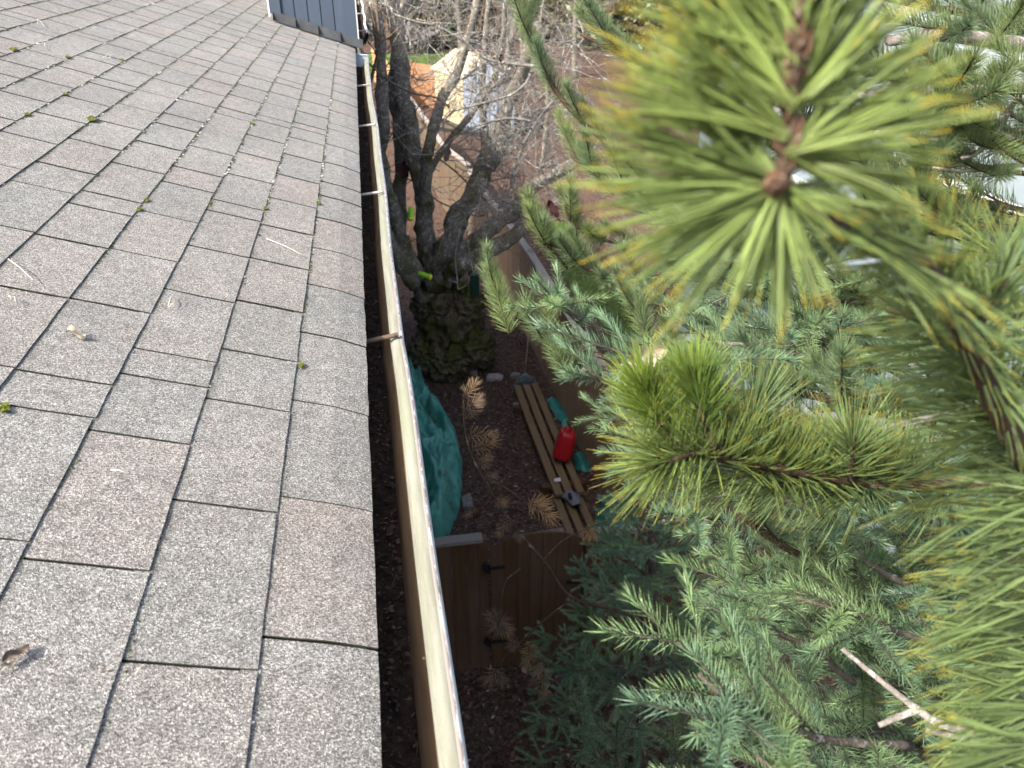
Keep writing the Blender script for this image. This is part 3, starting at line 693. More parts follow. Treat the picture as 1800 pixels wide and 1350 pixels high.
# ================================================================== SHED
sh = thing('shed', (4.6, 33, 0), 'pale blue garden shed with cream sunlit side and tan shake roof behind the bare tree', 'shed')
A = Vector((3.72, 32.4, 0)); D1 = Vector((2.3, -2.0, 0)).normalized(); D2 = Vector((-0.35, 1.0, 0)).normalized(); Wd, Dp, Hs = 2.3, 2.6, 2.0
for i in range(12):
    board('siding_board', A+D1*(Wd*i/12), A+D1*(Wd*(i+1)/12), 0.12, 0, 0.03, 'shed_siding', sh, top=lambda p: Hs+0.75*(1-abs((p-A).dot(D1)/Wd*2-1)))
for i in range(9): board('side_board', A+D2*(Dp*i/9), A+D2*(Dp*(i+1)/9), 0.12, Hs, 0.03, 'cream_wood', sh)
g = MB(); c = A+D1*Wd; g.add([c, c+D2*Dp, A+D2*Dp, c+Vector((0, 0, Hs)), c+D2*Dp+Vector((0, 0, Hs)), A+D2*Dp+Vector((0, 0, Hs))], [(0, 1, 4, 3), (1, 2, 5, 4)]); g.build('wall', MAT['shed_siding'], sh, False)
g = MB(); c = A+D1*Wd/2+D2*Dp/2; g.box((c.x, c.y, 0.06), (2.2, 2.4, 0.1), Matrix.Rotation(atan2(D1.y, D1.x), 3, 'Z')); g.build('base', MAT['dark_plastic'], sh, False)
rows, cols = 8, 14
for sgn in (0, 1):
    sd = MB()
    for j in range(rows):
        for i in range(cols):
            f0, f1 = j/rows, (j+1)/rows+0.03; o = rnd(-0.015, 0.015)
            def rp(f, e):
                x = (-0.14+(Wd/2+0.14)*f) if sgn == 0 else (Wd+0.14-(Wd/2+0.14)*f); return A+D1*x+D2*(-0.2+(Dp+0.4)*e)+Vector((0, 0, Hs-0.09+0.84*f))
            up = Vector((0, 0, 0.03)); e0, e1 = i/cols+0.003, (i+1)/cols-0.003
            vs = [rp(f0+o, e0)+up, rp(f0+o, e1)+up, rp(f1, e1)+up*0.3, rp(f1, e0)+up*0.3, rp(f0+o, e0), rp(f0+o, e1)]
            if sgn == 0: g = MB(); g.add(vs, [(0, 1, 2, 3), (0, 4, 5, 1)]); g.build('shake', MAT['shake'], sh, False)
            else: sd.add(vs, [(0, 1, 2, 3), (0, 4, 5, 1)])
    if sgn: tag(sd.build('shake', MAT['shake'], sh, False), None, None, None, 'stuff')
for x in (0.75, 1.55):
    p = A+D1*x; nr = Vector((D1.y, -D1.x, 0)); board('door_trim', p+nr*0.03, p+nr*0.03+D1*0.09, 0.12, 1.95, 0.03, 'blue_trim', sh)

# ================================================================== NEIGHBOUR HOUSE
nh = thing('house', (8, 7, 0), 'neighbouring house with pale blue walls, pale roof and white gutter behind the conifers', 'house')
NX, NZ = 5.0, 4.86
for i in range(46):
    y0 = -1.0+i*0.3; board('siding_board', Vector((NX+0.35, y0, 0)), Vector((NX+0.35, y0+0.3, 0)), 0.1, NZ-0.1, 0.03, 'pale_siding', nh)
g = MB(); g.box((NX+4.4, 5.9, NZ/2-0.1), (8, 13.7, NZ-0.3)); g.build('wall', MAT['pale_siding'], nh, False)
g = MB(); g.add([(NX-0.02, -1.4, NZ), (NX-0.02, 13.2, NZ), (NX+4.4, 13.2, NZ+1.75), (NX+4.4, -1.4, NZ+1.75), (NX-0.02, -1.4, NZ-0.04), (NX-0.02, 13.2, NZ-0.04), (NX+8.8, 13.2, NZ), (NX+8.8, -1.4, NZ)],
                [(0, 3, 2, 1), (0, 1, 5, 4), (2, 3, 7, 6)]); rf = g.build('roof', MAT['neighbour_roof'], nh, False)
for j in range(1, 10):
    f = j/10; g = MB(); g.box((NX+4.4*f, 5.9, NZ+1.75*f+0.004), (0.03, 14.6, 0.012)); g.build('seam', MAT['pale_trim'], rf, False)
ng = MB(); ng.add([(NX-0.03, -1.4, NZ-0.02), (NX-0.03, -1.4, NZ-0.13), (NX-0.10, -1.4, NZ-0.13), (NX-0.15, -1.4, NZ-0.02), (NX-0.165, -1.4, NZ-0.02), (NX-0.165, -1.4, NZ-0.05)] +
                  [(NX-0.03, 13.2, NZ-0.02), (NX-0.03, 13.2, NZ-0.13), (NX-0.10, 13.2, NZ-0.13), (NX-0.15, 13.2, NZ-0.02), (NX-0.165, 13.2, NZ-0.02), (NX-0.165, 13.2, NZ-0.05)],
                  [(i, i+1, i+7, i+6) for i in range(5)]); ng.build('gutter', MAT['white_paint'], nh, False)
g = MB(); g.box((NX+0.15, 5.9, NZ-0.12), (0.34, 14.4, 0.02)); g.build('soffit', MAT['white_paint'], nh, False)
for yc in (6.2, 9.0):
    g = MB(); g.box((NX+0.325, yc, 3.4), (0.05, 1.3, 1.2)); fr = g.build('window', MAT['white_paint'], nh, False)
    g = MB(); g.box((NX+0.31, yc, 3.4), (0.05, 1.14, 1.04)); g.build('pane', MAT['window_glass'], fr, False)
# upper gable
g = MB(); g.add([(7.4, 8.2, 5.0), (7.4, 12.0, 5.0), (7.4, 12.0, 6.3), (7.4, 10.1, 7.2), (7.4, 8.2, 6.3)], [(0, 1, 2, 3, 4)]); g.build('gable', MAT['pale_siding'], nh, False)
for s in (-1, 1):
    g = MB(); ang = atan2(0.9, 1.9); g.box((7.3, 10.1+s*1.0, 6.78), (0.35, 2.35, 0.14), Matrix.Rotation(-s*ang, 3, 'X')); g.build('rake_trim', MAT['white_paint'], nh, False)

# ================================================================== YARD THINGS
def plank(a, b, wdt, th, z, lab, mat='plank_wood', parent=None):
    a, b = Vector(a), Vector(b); d = (b-a); L = d.length; ang = atan2(d.y, d.x)-pi/2; g = MB(); m = 8
    for i in range(m+1):
        y = -L/2+L*i/m; bo = 0.012*sin(i/m*pi)
        for (x, zz) in ((-wdt/2, 0), (wdt/2, 0), (wdt/2-0.004, th), (-wdt/2+0.004, th)): g.v.append((x+bo*0.6, y, zz)); g.a.append(0.5)
    for i in range(m):
        for k in range(4): g.f.append((i*4+k, i*4+(k+1) % 4, i*4+4+(k+1) % 4, i*4+4+k))
    g.f += [(3, 2, 1, 0), tuple(m*4+k for k in range(4))]
    o = g.build('wooden_plank', MAT[mat], None, False); c = (a+b)/2; o.location = (c.x, c.y, z); o.rotation_euler = (0, 0, ang)
    return tag(o, lab, 'plank', 'old planks lying on the yard')
plank((2.07, 11.5, 0), (2.10, 8.46, 0), 0.115, 0.045, 0.13, 'left plank of the upper row of three, mossy with a white scrap on it')
plank((2.225, 11.5, 0), (2.245, 8.44, 0), 0.112, 0.045, 0.13, 'middle plank of the upper row, under the red can and the grey rag')
plank((2.375, 11.52, 0), (2.40, 8.46, 0), 0.105, 0.045, 0.13, 'right plank of the upper row, nearest the green scraps and the fence')
plank((2.08, 8.62, 0), (2.12, 6.75, 0), 0.10, 0.04, 0.045, 'left plank of the lower row running towards the arched gate')
plank((2.215, 8.62, 0), (2.27, 6.70, 0), 0.10, 0.04, 0.045, 'middle plank of the lower row, stained dark near its upper end')
plank((2.37, 8.60, 0), (2.44, 6.75, 0), 0.105, 0.04, 0.045, 'right plank of the lower row, half hidden by green fir twigs')
for (x, y, wd_, lab) in ((2.23, 8.75, 0.62, 'short timber bearer under the near ends of the plank row'), (2.20, 10.9, 0.56, 'short timber bearer under the far ends of the plank row')):
    g = MB(); g.box((x, y, 0.065), (wd_, 0.10, 0.125)); tag(centre(g.build('timber_block', MAT['gate_wood'], None, False)), lab, 'timber')
# jerry can
jc = thing('jerry_can', (2.31, 9.30, 0.175), 'red plastic fuel can standing on the wooden planks', 'fuel can')
jc.rotation_euler = (0, 0, 0)
def rbox(g, c, sz, r, M, n=4, taper=0.0):
    """rounded upright box, lofted ring by ring"""
    rings = []; X, Y, Z = sz[0]/2, sz[1]/2, sz[2]
    lv = [(0, r*0.8), (r*0.25, r*0.25), (r, 0)] + [(Z*q, 0) for q in (0.3, 0.55, 0.75)] + [(Z-r, 0), (Z-r*0.3, r*0.25), (Z, r*0.8)]
    vs = []; per = []
    for z, ins in lv:
        x, y = X-ins-taper*z, Y-ins-taper*z*0.5; rr = min(r, x*0.9, y*0.9); ring = []
        for (sx, sy, a0) in ((1, 1, 0), (-1, 1, pi/2), (-1, -1, pi), (1, -1, 1.5*pi)):
            for k in range(n+1):
                a = a0+k/n*pi/2; ring.append(Vector((sx*(x-rr)+cos(a)*rr, sy*(y-rr)+sin(a)*rr, z)))
        per.append(ring)
    m = len(per[0]); fs = []
    for ring in per: vs += [Vector(c)+M @ p for p in ring]
    for j in range(len(per)-1):
        for k in range(m): fs.append((j*m+k, j*m+(k+1) % m, (j+1)*m+(k+1) % m, (j+1)*m+k))
    fs += [tuple(range(m-1, -1, -1)), tuple((len(per)-1)*m+k for k in range(m))]; g.add(vs, fs)
JM = Matrix.Rotation(radians(16), 3, 'Y') @ Matrix.Rotation(radians(-14), 3, 'Z') @ Matrix.Rotation(radians(-13), 3, 'X') @ Matrix.Diagonal((1.12, 1.12, 1.14)); jb = Vector((2.285, 9.24, 0.205))
g = MB(); rbox(g, jb, (0.215, 0.29, 0.38), 0.05, JM, 5, 0.012)
for sx in (-1, 1): rbox(g, jb+JM @ Vector((sx*0.100, -0.03, 0.07)), (0.03, 0.15, 0.19), 0.013, JM)
g.build('body', MAT['red_plastic'], jc)
for k, (dx_, dy_) in enumerate(((-0.045, 0), (0.0, 0), (0.045, 0))):
    if k == 1: continue
    g = MB(); g.tube(spline([jb+JM @ Vector((dx_, -0.085, 0.335)), jb+JM @ Vector((dx_, -0.07, 0.40)), jb+JM @ Vector((dx_, 0.03, 0.405)), jb+JM @ Vector((dx_, 0.05, 0.34))], 5), 0.014, 8); g.build('handle', MAT['red_plastic'], jc)
g = MB(); g.tube([jb+JM @ Vector((0, 0.085, 0.33)), jb+JM @ Vector((0, 0.10, 0.40))], [0.030, 0.026], 12); cpo = g.build('spout_cap', MAT['red_plastic'], jc)
g = MB(); g.tube([jb+JM @ Vector((0, 0.10, 0.40)), jb+JM @ Vector((0, 0.103, 0.415))], [0.024, 0.02], 12); g.build('plug', MAT['dark_plastic'], cpo)
g = MB(); g.box(jb+JM @ Vector((0, -0.129, 0.20)), (0.012, 0.003, 0.07), JM); g.build('sticker', MAT['paper'], jc, False)

def crumple(name, outline, hgt, mat, lab, cat='tarp', seed=0, res=26, fold=1.0, group=None, base=0.02, th=0.004, ridge=6.0, tilt=None):
    """a sheet heaped on the ground: outline is a list of (x, y) plan points"""
    xs_ = [p[0] for p in outline]; ys_ = [p[1] for p in outline]; x0, x1, y0, y1 = min(xs_), max(xs_), min(ys_), max(ys_)
    def edge(x, y):
        ins = False; md = 9.0; n = len(outline); npt = (x, y)
        for i in range(n):
            ax, ay = outline[i]; bx_, by_ = outline[(i+1) % n]
            if (ay > y) != (by_ > y) and x < (bx_-ax)*(y-ay)/(by_-ay)+ax: ins = not ins
            dx_, dy_ = bx_-ax, by_-ay; t = max(0, min(1, ((x-ax)*dx_+(y-ay)*dy_)/(dx_*dx_+dy_*dy_+1e-9)))
            dd = sqrt((x-ax-t*dx_)**2+(y-ay-t*dy_)**2)
            if dd < md: md = dd; npt = (ax+t*dx_, ay+t*dy_)
        return (md if ins else -md), npt
    st = max(x1-x0, y1-y0)/res/ (1 if (y1-y0) < 2 else 2.2); nx2 = int((x1-x0)/st)+2; ny2 = int((y1-y0)/st)+2; idx = {}; g = MB()
    for j in range(ny2):
        for i in range(nx2):
            x, y = x0+i*st, y0+j*st; e, np_ = edge(x, y)
            if e < -st*0.9: continue
            if e < st*0.25: x, y = np_[0]+0.25*st*noise.noise(Vector((x*9, y*9, seed))), np_[1]; e = 0
            e = max(e, 0); q = min(1, e/ (0.22*fold)); P = Vector((x*ridge*0.62+seed+0.8*noise.noise(Vector((x*2, y*2, 1))), y*ridge*0.17, seed*1.7))
            f1 = 1-abs(noise.noise(P))*2.2; f2 = 1-abs(noise.noise(P*2.3+Vector((5, 1, 2))))*2.0; f3 = 1-abs(noise.noise(P*4.4+Vector((2, 6, 1))))*2.4
            z = base + hgt*(q**0.6)*(0.30+0.56*f1+0.30*f2+0.12*f3)
            if tilt: z += tilt(x, y)*q
            w_ = 0.3*st; idx[(i, j)] = len(g.v); g.v.append((x+w_*noise.noise(P*3), y+w_*noise.noise(P*3.3+Vector((9, 9, 9))), max(z, ground_h(x, y)+0.004))); g.a.append(0.5)
    for j in range(ny2-1):
        for i in range(nx2-1):
            q = [(i, j), (i+1, j), (i+1, j+1), (i, j+1)]
            if all(k in idx for k in q): g.f.append(tuple(idx[k] for k in q))
    n = len(g.v); g.v += [(x, y, z-th) for x, y, z in g.v]; g.a *= 2; g.f += [tuple(i+n for i in reversed(f)) for f in list(g.f)]
    o = centre(g.build(name, MAT[mat])); return tag(o, lab, cat, group)
tp = [atz(x, y, 0.1) for x, y in ((700, 655), (742, 650), (752, 690), (775, 712), (800, 750), (812, 800), (812, 850), (806, 890), (790, 930), (770, 952), (735, 952), (690, 900), (680, 760))]
crumple('tarpaulin', [(p.x, p.y) for p in tp], 0.52, 'tarp', 'large crumpled teal green tarpaulin lying beside the house below the gutter', seed=2.1, res=70, fold=1.3, ridge=7.5)
tp = [(2.52, 8.15), (2.40, 7.75), (2.48, 7.3), (2.66, 6.95), (2.84, 6.95), (2.84, 8.2), (2.70, 8.45)]
crumple('tarpaulin', tp, 0.34, 'dark_tarp', 'dark green plastic sheet bunched up against the long fence near the gate', seed=5.3, res=26, fold=1.0, ridge=9, tilt=lambda x, y: 0.42*max(0, (x-2.55)/0.3))
crumple('plastic_scrap', [(p.x, p.y) for p in (atz(960, 700, .05), atz(978, 697, .05), atz(1000, 730, .05), atz(995, 742, .05), atz(980, 735, .05))], 0.10, 'dark_tarp', 'crumpled green plastic scrap between planks and fence, farthest of three', 'plastic scrap', 7.7, 10, 0.4, 'green plastic scraps')
crumple('plastic_scrap', [(p.x, p.y) for p in (atz(988, 738, .05), atz(1000, 730, .05), atz(998, 752, .05), atz(992, 758, .05))], 0.08, 'tarp', 'small light green plastic scrap behind the red can', 'plastic scrap', 3.4, 8, 0.3, 'green plastic scraps')
crumple('plastic_scrap', [(p.x, p.y) for p in (atz(1010, 795, .05), atz(1022, 790, .05), atz(1038, 815, .05), atz(1034, 828, .05), atz(1012, 822, .05))], 0.12, 'dark_tarp', 'dark green plastic scrap just right of the red can', 'plastic scrap', 9.4, 12, 0.4, 'green plastic scraps')
crumple('rag', [(p.x, p.y) for p in (atz(986, 872, .18), atz(1000, 862, .18), atz(1018, 868, .18), atz(1022, 884, .18), atz(1006, 888, .18), atz(998, 880, .18))], 0.07, 'grey_cloth', 'grey rag lying across the near ends of the planks', 'rag', 1.4, 14, 0.35, None, 0.175, 0.006, 14)
crumple('rag', [(p.x, p.y) for p in (atz(996, 870, .19), atz(1004, 868, .19), atz(1007, 880, .19), atz(1000, 880, .19))], 0.05, 'navy_cloth', 'small navy blue cloth tucked into the grey rag', 'rag', 4.4, 8, 0.3, None, 0.21, 0.006, 14)
crumple('paper_scrap', [(p.x, p.y) for p in (atz(974, 841, .18), atz(985, 839, .18), atz(986, 845, .18), atz(975, 846, .18))], 0.03, 'paper', 'small white paper scrap on the left plank', 'paper', 6.4, 7, 0.3, None, 0.176, 0.003, 14)
for (px, py, sx, sy, h, mt, lab) in ((868, 665, 0.22, 0.15, 0.05, 'pale_stone', 'pale flat stone on the soil right of the burl'), (830, 656, 0.17, 0.12, 0.06, 'stone', 'grey stone at the foot of the burl, middle of three'), (795, 655, 0.19, 0.12, 0.05, 'stone', 'brown grey stone at the foot of the burl, leftmost'),
                                    (905, 662, 0.14, 0.10, 0.05, 'stone', 'small grey stone between the pale stone and the rake head'), (908, 718, 0.09, 0.14, 0.07, 'stone', 'stone lying against the far left end of the planks'), (822, 885, 0.13, 0.22, 0.07, 'stone', 'mossy stone at the edge of the big tarpaulin'),
                                    (790, 1005, 0.3, 0.2, 0.05, 'stone', 'flat stone in the shade behind the short fence panel'), (942, 942, 0.04, 0.05, 0.03, 'pale_stone', 'small white pebble behind the arch of the gate')):
    c = atz(px, py, 0.0); g = MB(); m = 9; ph = rnd(0, 6)
    rr = [rnd(0.75, 1.15) for i in range(m)]
    for z, q in ((-0.02, 1.0), (h*0.6, 1.0), (h, 0.8)):
        for i in range(m): a = 2*pi*i/m+ph; g.v.append((c.x+cos(a)*sx*q*rr[i]/1.4, c.y+sin(a)*sy*q*rr[i]/1.4, z+ (0.01*rr[i] if z > 0 else 0))); g.a.append(0.5)
    for j in range(2):
        for i in range(m): g.f.append((j*m+i, j*m+(i+1) % m, (j+1)*m+(i+1) % m, (j+1)*m+i))
    g.f.append(tuple(2*m+i for i in range(m))); tag(centre(g.build('stone', MAT[mt], None, False)), lab, 'stone', 'stones on the yard soil')
g = MB(); g.box((1.83, 7.55, 0.02), (0.55, 0.75, 0.05), Matrix.Rotation(0.12, 3, 'Z'), 0.5, 0.012); tag(centre(g.build('stone_slab', MAT['slab'], None, False)), 'flat dusty brown slab on the ground just behind the gate arch', 'slab')
# fan rake
rk = thing('rake', (2.25, 11.75, 0), 'grey fan rake leaning with its head on the soil beyond the planks', 'rake')
hA = atz(925, 683, 0.02); hB = atz(922, 655, 0.14); hC = atz(948, 612, 0.95)
hC = Vector((2.58, 12.9, 0.95)); hM = Vector((2.30, 12.0, 0.12))
g = MB(); g.tube([hM, hM.lerp(hC, 0.5), hC], 0.012, 8); g.build('handle', MAT['rake_handle'], rk)
for i in range(13):
    f = (i-6)/6; e = Vector((2.24+0.21*f, 11.62+0.03*abs(f), 0.03)); g = MB(); g.tube(spline([hM, hM.lerp(e, 0.55)+Vector((0.03*f, 0, 0.03)), e, e+Vector((0, -0.02, -0.03))], 4), 0.0055, 5); g.build('tine', MAT['rake_metal'], rk)
g = MB(); g.tube([hM.lerp(Vector((2.24-0.21, 11.65, 0.03)), 0.6)+Vector((0, 0, 0.03)), hM.lerp(Vector((2.24+0.21, 11.65, 0.03)), 0.6)+Vector((0, 0, 0.03))], 0.010, 6); g.build('brace', MAT['rake_metal'], rk)
# fallen twigs
for pts, lab in (([(795, 742), (830, 760), (868, 782), (912, 795)], 'long fallen twig lying left of the planks'), ([(835, 775), (850, 795), (845, 830)], 'short forked twig on the soil beside the tarpaulin'),
                 ([(905, 890), (930, 900), (960, 880)], 'fallen twig near the lower planks'), ([(965, 790), (957, 815), (962, 840)], 'thin twig beside the left plank')):
    P = [atz(x, y, 0.05) for x, y in pts]; g = MB(); q = spline(P, 5); g.tube(q, lin(0.011, 0.005, len(q)), 6, 0.2, 30)
    for k in range(3): i = random.randrange(2, len(q)-2); g.tube([q[i], q[i]+Vector((rnd(-0.2, 0.2), rnd(-0.25, 0.25), 0.03))], [0.006, 0.003], 5)
    tag(centre(g.build('twig', MAT['twig_brown'])), lab, 'twig', 'fallen twigs on the yard')

# ================================================================== BARE TREE WITH BURL
bt = thing('bare_tree', (1.45, 12.9, 0), 'leafless multi stemmed tree with a huge mossy burl at its foot', 'tree')
def burl(c, R, sq):
    g = MB(); nu, nv = 72, 50
    for j in range(nv+1):
        th = pi*j/nv
        for i in range(nu):
            ph = 2*pi*i/nu; d = Vector((sin(th)*cos(ph), sin(th)*sin(ph), cos(th)))
            f = 1+0.28*noise.noise(d*1.7+Vector((3, 1, 7))+c)+0.26*(0.6-2*abs(noise.noise(d*3.3+Vector((1, 8, 2))+c)))+0.20*noise.noise(d*6.5+c)+0.13*noise.noise(d*13)+0.06*noise.noise(d*25)
            p = c+Vector((d.x*R*sq[0], d.y*R*sq[1], d.z*R*sq[2]))*f
            g.v.append(tuple(p)); g.a.append(max(0, min(1, 0.35-0.3*d.z)))
    for j in range(nv):
        for i in range(nu): g.f.append((j*nu+i, (j+1)*nu+i, (j+1)*nu+(i+1) % nu, j*nu+(i+1) % nu))
    return g
g = burl(Vector((1.12, 12.95, 0.62)), 0.72, (0.72, 0.8, 1.0))
for (x, y, z, r) in ((0.75, 12.7, 0.30, 0.36), (1.45, 12.65, 0.33, 0.40), (1.05, 12.5, 0.22, 0.38), (0.85, 12.85, 1.15, 0.34), (1.35, 12.8, 1.15, 0.36)):
    b = burl(Vector((x, y, z)), r, (1, 1, 0.9)); o = len(g.v); g.v += b.v; g.a += b.a; g.f += [tuple(i+o for i in f) for f in b.f]
g.build('burl', MAT['burl'], bt)
def plimb(pts, Y0, w0, w1, name='limb', mat='bark', n=12):
    """limb given by photo points and a depth in Y that may drift; widths in photo pixels"""
    P = []
    for k, p in enumerate(pts):
        Y = p[2] if len(p) > 2 else Y0; P.append(aty(p[0], p[1], Y))
    q = spline(P, 6); m = len(q); rad = []
    for i, p in enumerate(q):
        d = proj(p)[2]; wpx = w0+(w1-w0)*i/(m-1); rad.append(wpx*0.335*d/FPX)
    for i in range(m): q[i] = q[i]+Vector((noise.noise(q[i]*2.1), noise.noise(q[i]*2.3+Vector((5, 0, 0))), noise.noise(q[i]*1.9+Vector((0, 7, 0)))))*rad[i]*0.7
    g = MB(); g.tube(q, rad, n, 0.38, 7.0, [max(0, min(1, (v)/(m-1))) for v in range(m) for k in range(n)]); o = g.build(name, MAT[mat], bt); return o, q, rad
LIMBS = []
def L(pts, Y0, w0, w1, **k): r = plimb(pts, Y0, w0, w1, **k); LIMBS.append(r); return r
L([(770, 520), (757, 470), (748, 400), (738, 330), (722, 240), (708, 150), (698, 60), (690, -30), (680, -120, 12.4)], 13.0, 56, 34)
L([(745, 520), (722, 460), (697, 410), (680, 340), (668, 270), (672, 180), (668, 90), (655, 0), (650, -80)], 12.7, 50, 24)
L([(718, 470, 13.1), (700, 380), (705, 300), (700, 220), (690, 130), (702, 60), (720, -40)], 13.3, 40, 26)
L([(772, 500), (782, 440), (800, 390), (825, 340), (852, 285), (878, 225), (898, 175), (925, 110, 12.6), (945, 40, 12.2)], 12.8, 62, 30)
L([(785, 490), (820, 440), (862, 405), (905, 365), (945, 325), (985, 300, 12.2), (1030, 280, 12)], 12.5, 48, 26)
L([(800, 470), (850, 440), (890, 425), (930, 395), (965, 372), (985, 352)], 12.4, 44, 30)
L([(744, 360, 12.8), (752, 270), (760, 225), (782, 170), (806, 120), (822, 70), (838, 20), (850, -40)], 12.5, 34, 18)
L([(758, 300, 12.9), (790, 250), (822, 205), (858, 160), (905, 135), (950, 120)], 12.9, 20, 9)
L([(735, 500), (705, 470), (688, 430), (676, 400)], 12.5, 42, 30)
L([(812, 400, 12.7), (835, 335), (848, 270), (850, 200), (848, 130), (852, 60), (862, -20)], 13.1, 26, 15)
L([(862, 300, 12.9), (890, 250), (925, 215), (960, 190), (1000, 150)], 13.2, 26, 12)
L([(852, 180, 13.1), (872, 120), (884, 60), (890, 0)], 13.4, 20, 12)
# cut stub with a hollow, facing the house
g = MB(); c = aty(750, 500, 12.35); dd = (EYE-c).normalized()*0.6+Vector((-0.2, -0.2, 0.15)); dd.normalize()
g.tube([c-dd*0.5, c-dd*0.15, c], [0.13, 0.105, 0.10], 14, 0.15, 9, 0.2, False); g.tube([c, c-dd*0.01, c-dd*0.14], [0.10, 0.066, 0.05], 14, 0.15, 9, 0.9, True); g.build('stub', MAT['burl'], bt)
# twigs: recursive, joined since nobody could count them
def grow(g, p, d, Lh, r, depth, rng, kink=0.35, droop=0.0):
    n = 5; q = [p]; dv = d.normalized()
    for i in range(n):
        dv = (dv+Vector((rng.uniform(-1, 1), rng.uniform(-1, 1), rng.uniform(-1, 1)-droop))*kink*0.6).normalized(); q.append(q[-1]+dv*Lh/n)
    g.tube(q, lin(r, r*0.45, n+1), 5 if r > 0.006 else 4, 0, 1, 0.5, False)
    if depth > 0:
        for k in range(rng.randint(2, 4)):
            i = rng.randint(1, n); sd = (dv+Vector((rng.uniform(-1, 1), rng.uniform(-1, 1), rng.uniform(-0.6, 1)))*0.95).normalized()
            grow(g, q[i], sd, Lh*rng.uniform(0.4, 0.75), r*0.55, depth-1, rng, kink, droop)
rng = random.Random(5); g = MB()
for (o, q, rad) in LIMBS:
    for k in range(9):
        i = rng.randint(len(q)//3, len(q)-1)
        d = Vector((rng.uniform(-1, 1), rng.uniform(-0.8, 0.5), rng.uniform(-0.4, 0.9)))
        grow(g, q[i], d, rng.uniform(0.4, 1.0), rng.uniform(0.006, 0.013), 2, rng, 0.4)
tag(g.build('twigs', MAT['twig_grey'], bt), None, None, None, 'stuff')
def ptwig(pts, Y0, w0, w1, mat='twig', side=6):
    P = [aty(p[0], p[1], p[2] if len(p) > 2 else Y0) for p in pts]; q = spline(P, 6); m = len(q)
    rad = [max(0.4, (w0+(w1-w0)*i/(m-1)))/2*proj(p)[2]/FPX for i, p in enumerate(q)]; g = MB(); g.tube(q, rad, 7, 0.25, 25)
    for k in range(side):                      # spur buds
        i = random.randrange(1, m-1); d = Vector((rnd(-1, 1), rnd(-1, 0.4), rnd(-0.3, 1))).normalized(); ln = rnd(0.03, 0.09)*Y0/11
        g.tube([q[i], q[i]+d*ln], [rad[i]*0.55, rad[i]*0.35], 5); g.tube([q[i]+d*ln*0.9, q[i]+d*ln*1.25], [rad[i]*0.75, rad[i]*0.3], 5)
    return g.build('twig', MAT[mat], bt)
for a in (([(660, -20), (672, 5), (688, 15), (692, 24), (715, 33), (740, 40), (765, 45), (790, 57), (815, 72), (838, 92), (862, 106), (905, 113), (940, 116)], 10.4, 3.4, 5.5, 'twig', 12),
          ([(905, 113), (880, 135), (862, 150)], 10.4, 4, 2), ([(777, 231), (782, 212), (797, 196), (820, 189), (850, 181), (880, 173), (905, 163), (925, 145), (932, 130)], 10.2, 3, 4.5),
          ([(772, 268), (795, 245), (815, 232), (840, 220), (870, 212), (900, 208), (935, 213)], 10.3, 3, 5), ([(790, 260), (815, 245), (835, 230), (860, 215)], 10.3, 2.4, 3.5),
          ([(900, 330), (903, 300), (912, 275), (925, 245), (940, 220), (958, 195), (970, 180)], 10.8, 8, 5), ([(712, 258), (725, 270), (742, 272), (765, 270), (780, 262)], 10.6, 2, 3),
          ([(727, 236), (728, 250), (742, 262), (765, 275), (790, 293), (812, 312), (835, 337), (855, 353)], 10.8, 2, 3.4, 'twig_brown', 10), ([(745, 332), (768, 352), (790, 363), (815, 373), (840, 380), (852, 378)], 10.8, 2.2, 3, 'twig_brown', 8),
          ([(855, 353), (880, 345), (905, 335)], 10.8, 3.4, 4), ([(855, 355), (830, 370), (817, 385), (810, 400), (803, 430), (800, 455), (803, 485), (805, 508)], 10.8, 3, 2.4, 'twig', 3), ([(805, 509), (818, 502), (826, 490)], 10.8, 2.2, 1.6, 'twig', 1),
          ([(818, 385), (822, 420), (828, 460), (833, 485)], 10.8, 2.4, 2, 'twig', 3), ([(855, 355), (862, 365), (866, 378)], 10.8, 2.6, 2), ([(895, 348), (880, 362), (872, 382)], 10.8, 2.4, 1.8), ([(838, 380), (848, 372), (870, 368), (892, 350)], 10.8, 2.2, 2.2),
          ([(745, 335), (750, 310), (765, 278)], 10.8, 2.4, 2, 'twig_brown', 4), ([(642, 105), (668, 130), (700, 152), (730, 165), (770, 173), (790, 190)], 9.5, 3, 4, 'twig_brown', 8), ([(640, 170), (660, 155), (682, 140)], 9.5, 2, 2, 'twig_brown', 3),
          ([(650, 150), (660, 110), (668, 75), (664, 30), (660, -20)], 9.8, 7, 4, 'twig_brown', 6), ([(668, 75), (690, 60), (705, 45)], 9.8, 4, 2, 'twig_brown', 4), ([(668, 72), (650, 50), (640, 33)], 9.8, 3.5, 2, 'twig_brown', 4), ([(668, 72), (655, 30), (652, 5)], 9.8, 3.5, 2, 'twig_brown', 4),
          ([(905, 262), (912, 245), (920, 215), (922, 180)], 10.9, 2.5, 2), ([(868, 243), (900, 235), (940, 222), (960, 218)], 10.9, 2, 2), ([(845, 285), (872, 300), (884, 310), (878, 270), (868, 250)], 10.9, 2.4, 2),
          ([(1010, 70), (985, 78), (968, 95), (955, 105)], 9.5, 3.2, 2.4), ([(950, 10), (975, 40), (992, 75), (985, 110), (975, 135)], 9.6, 3.4, 2.2), ([(990, 140), (1000, 180), (996, 230)], 9.8, 3, 2)):
    ptwig(*a)
rng = random.Random(9); g = MB()        # pale crossing twigs on the sunlit side
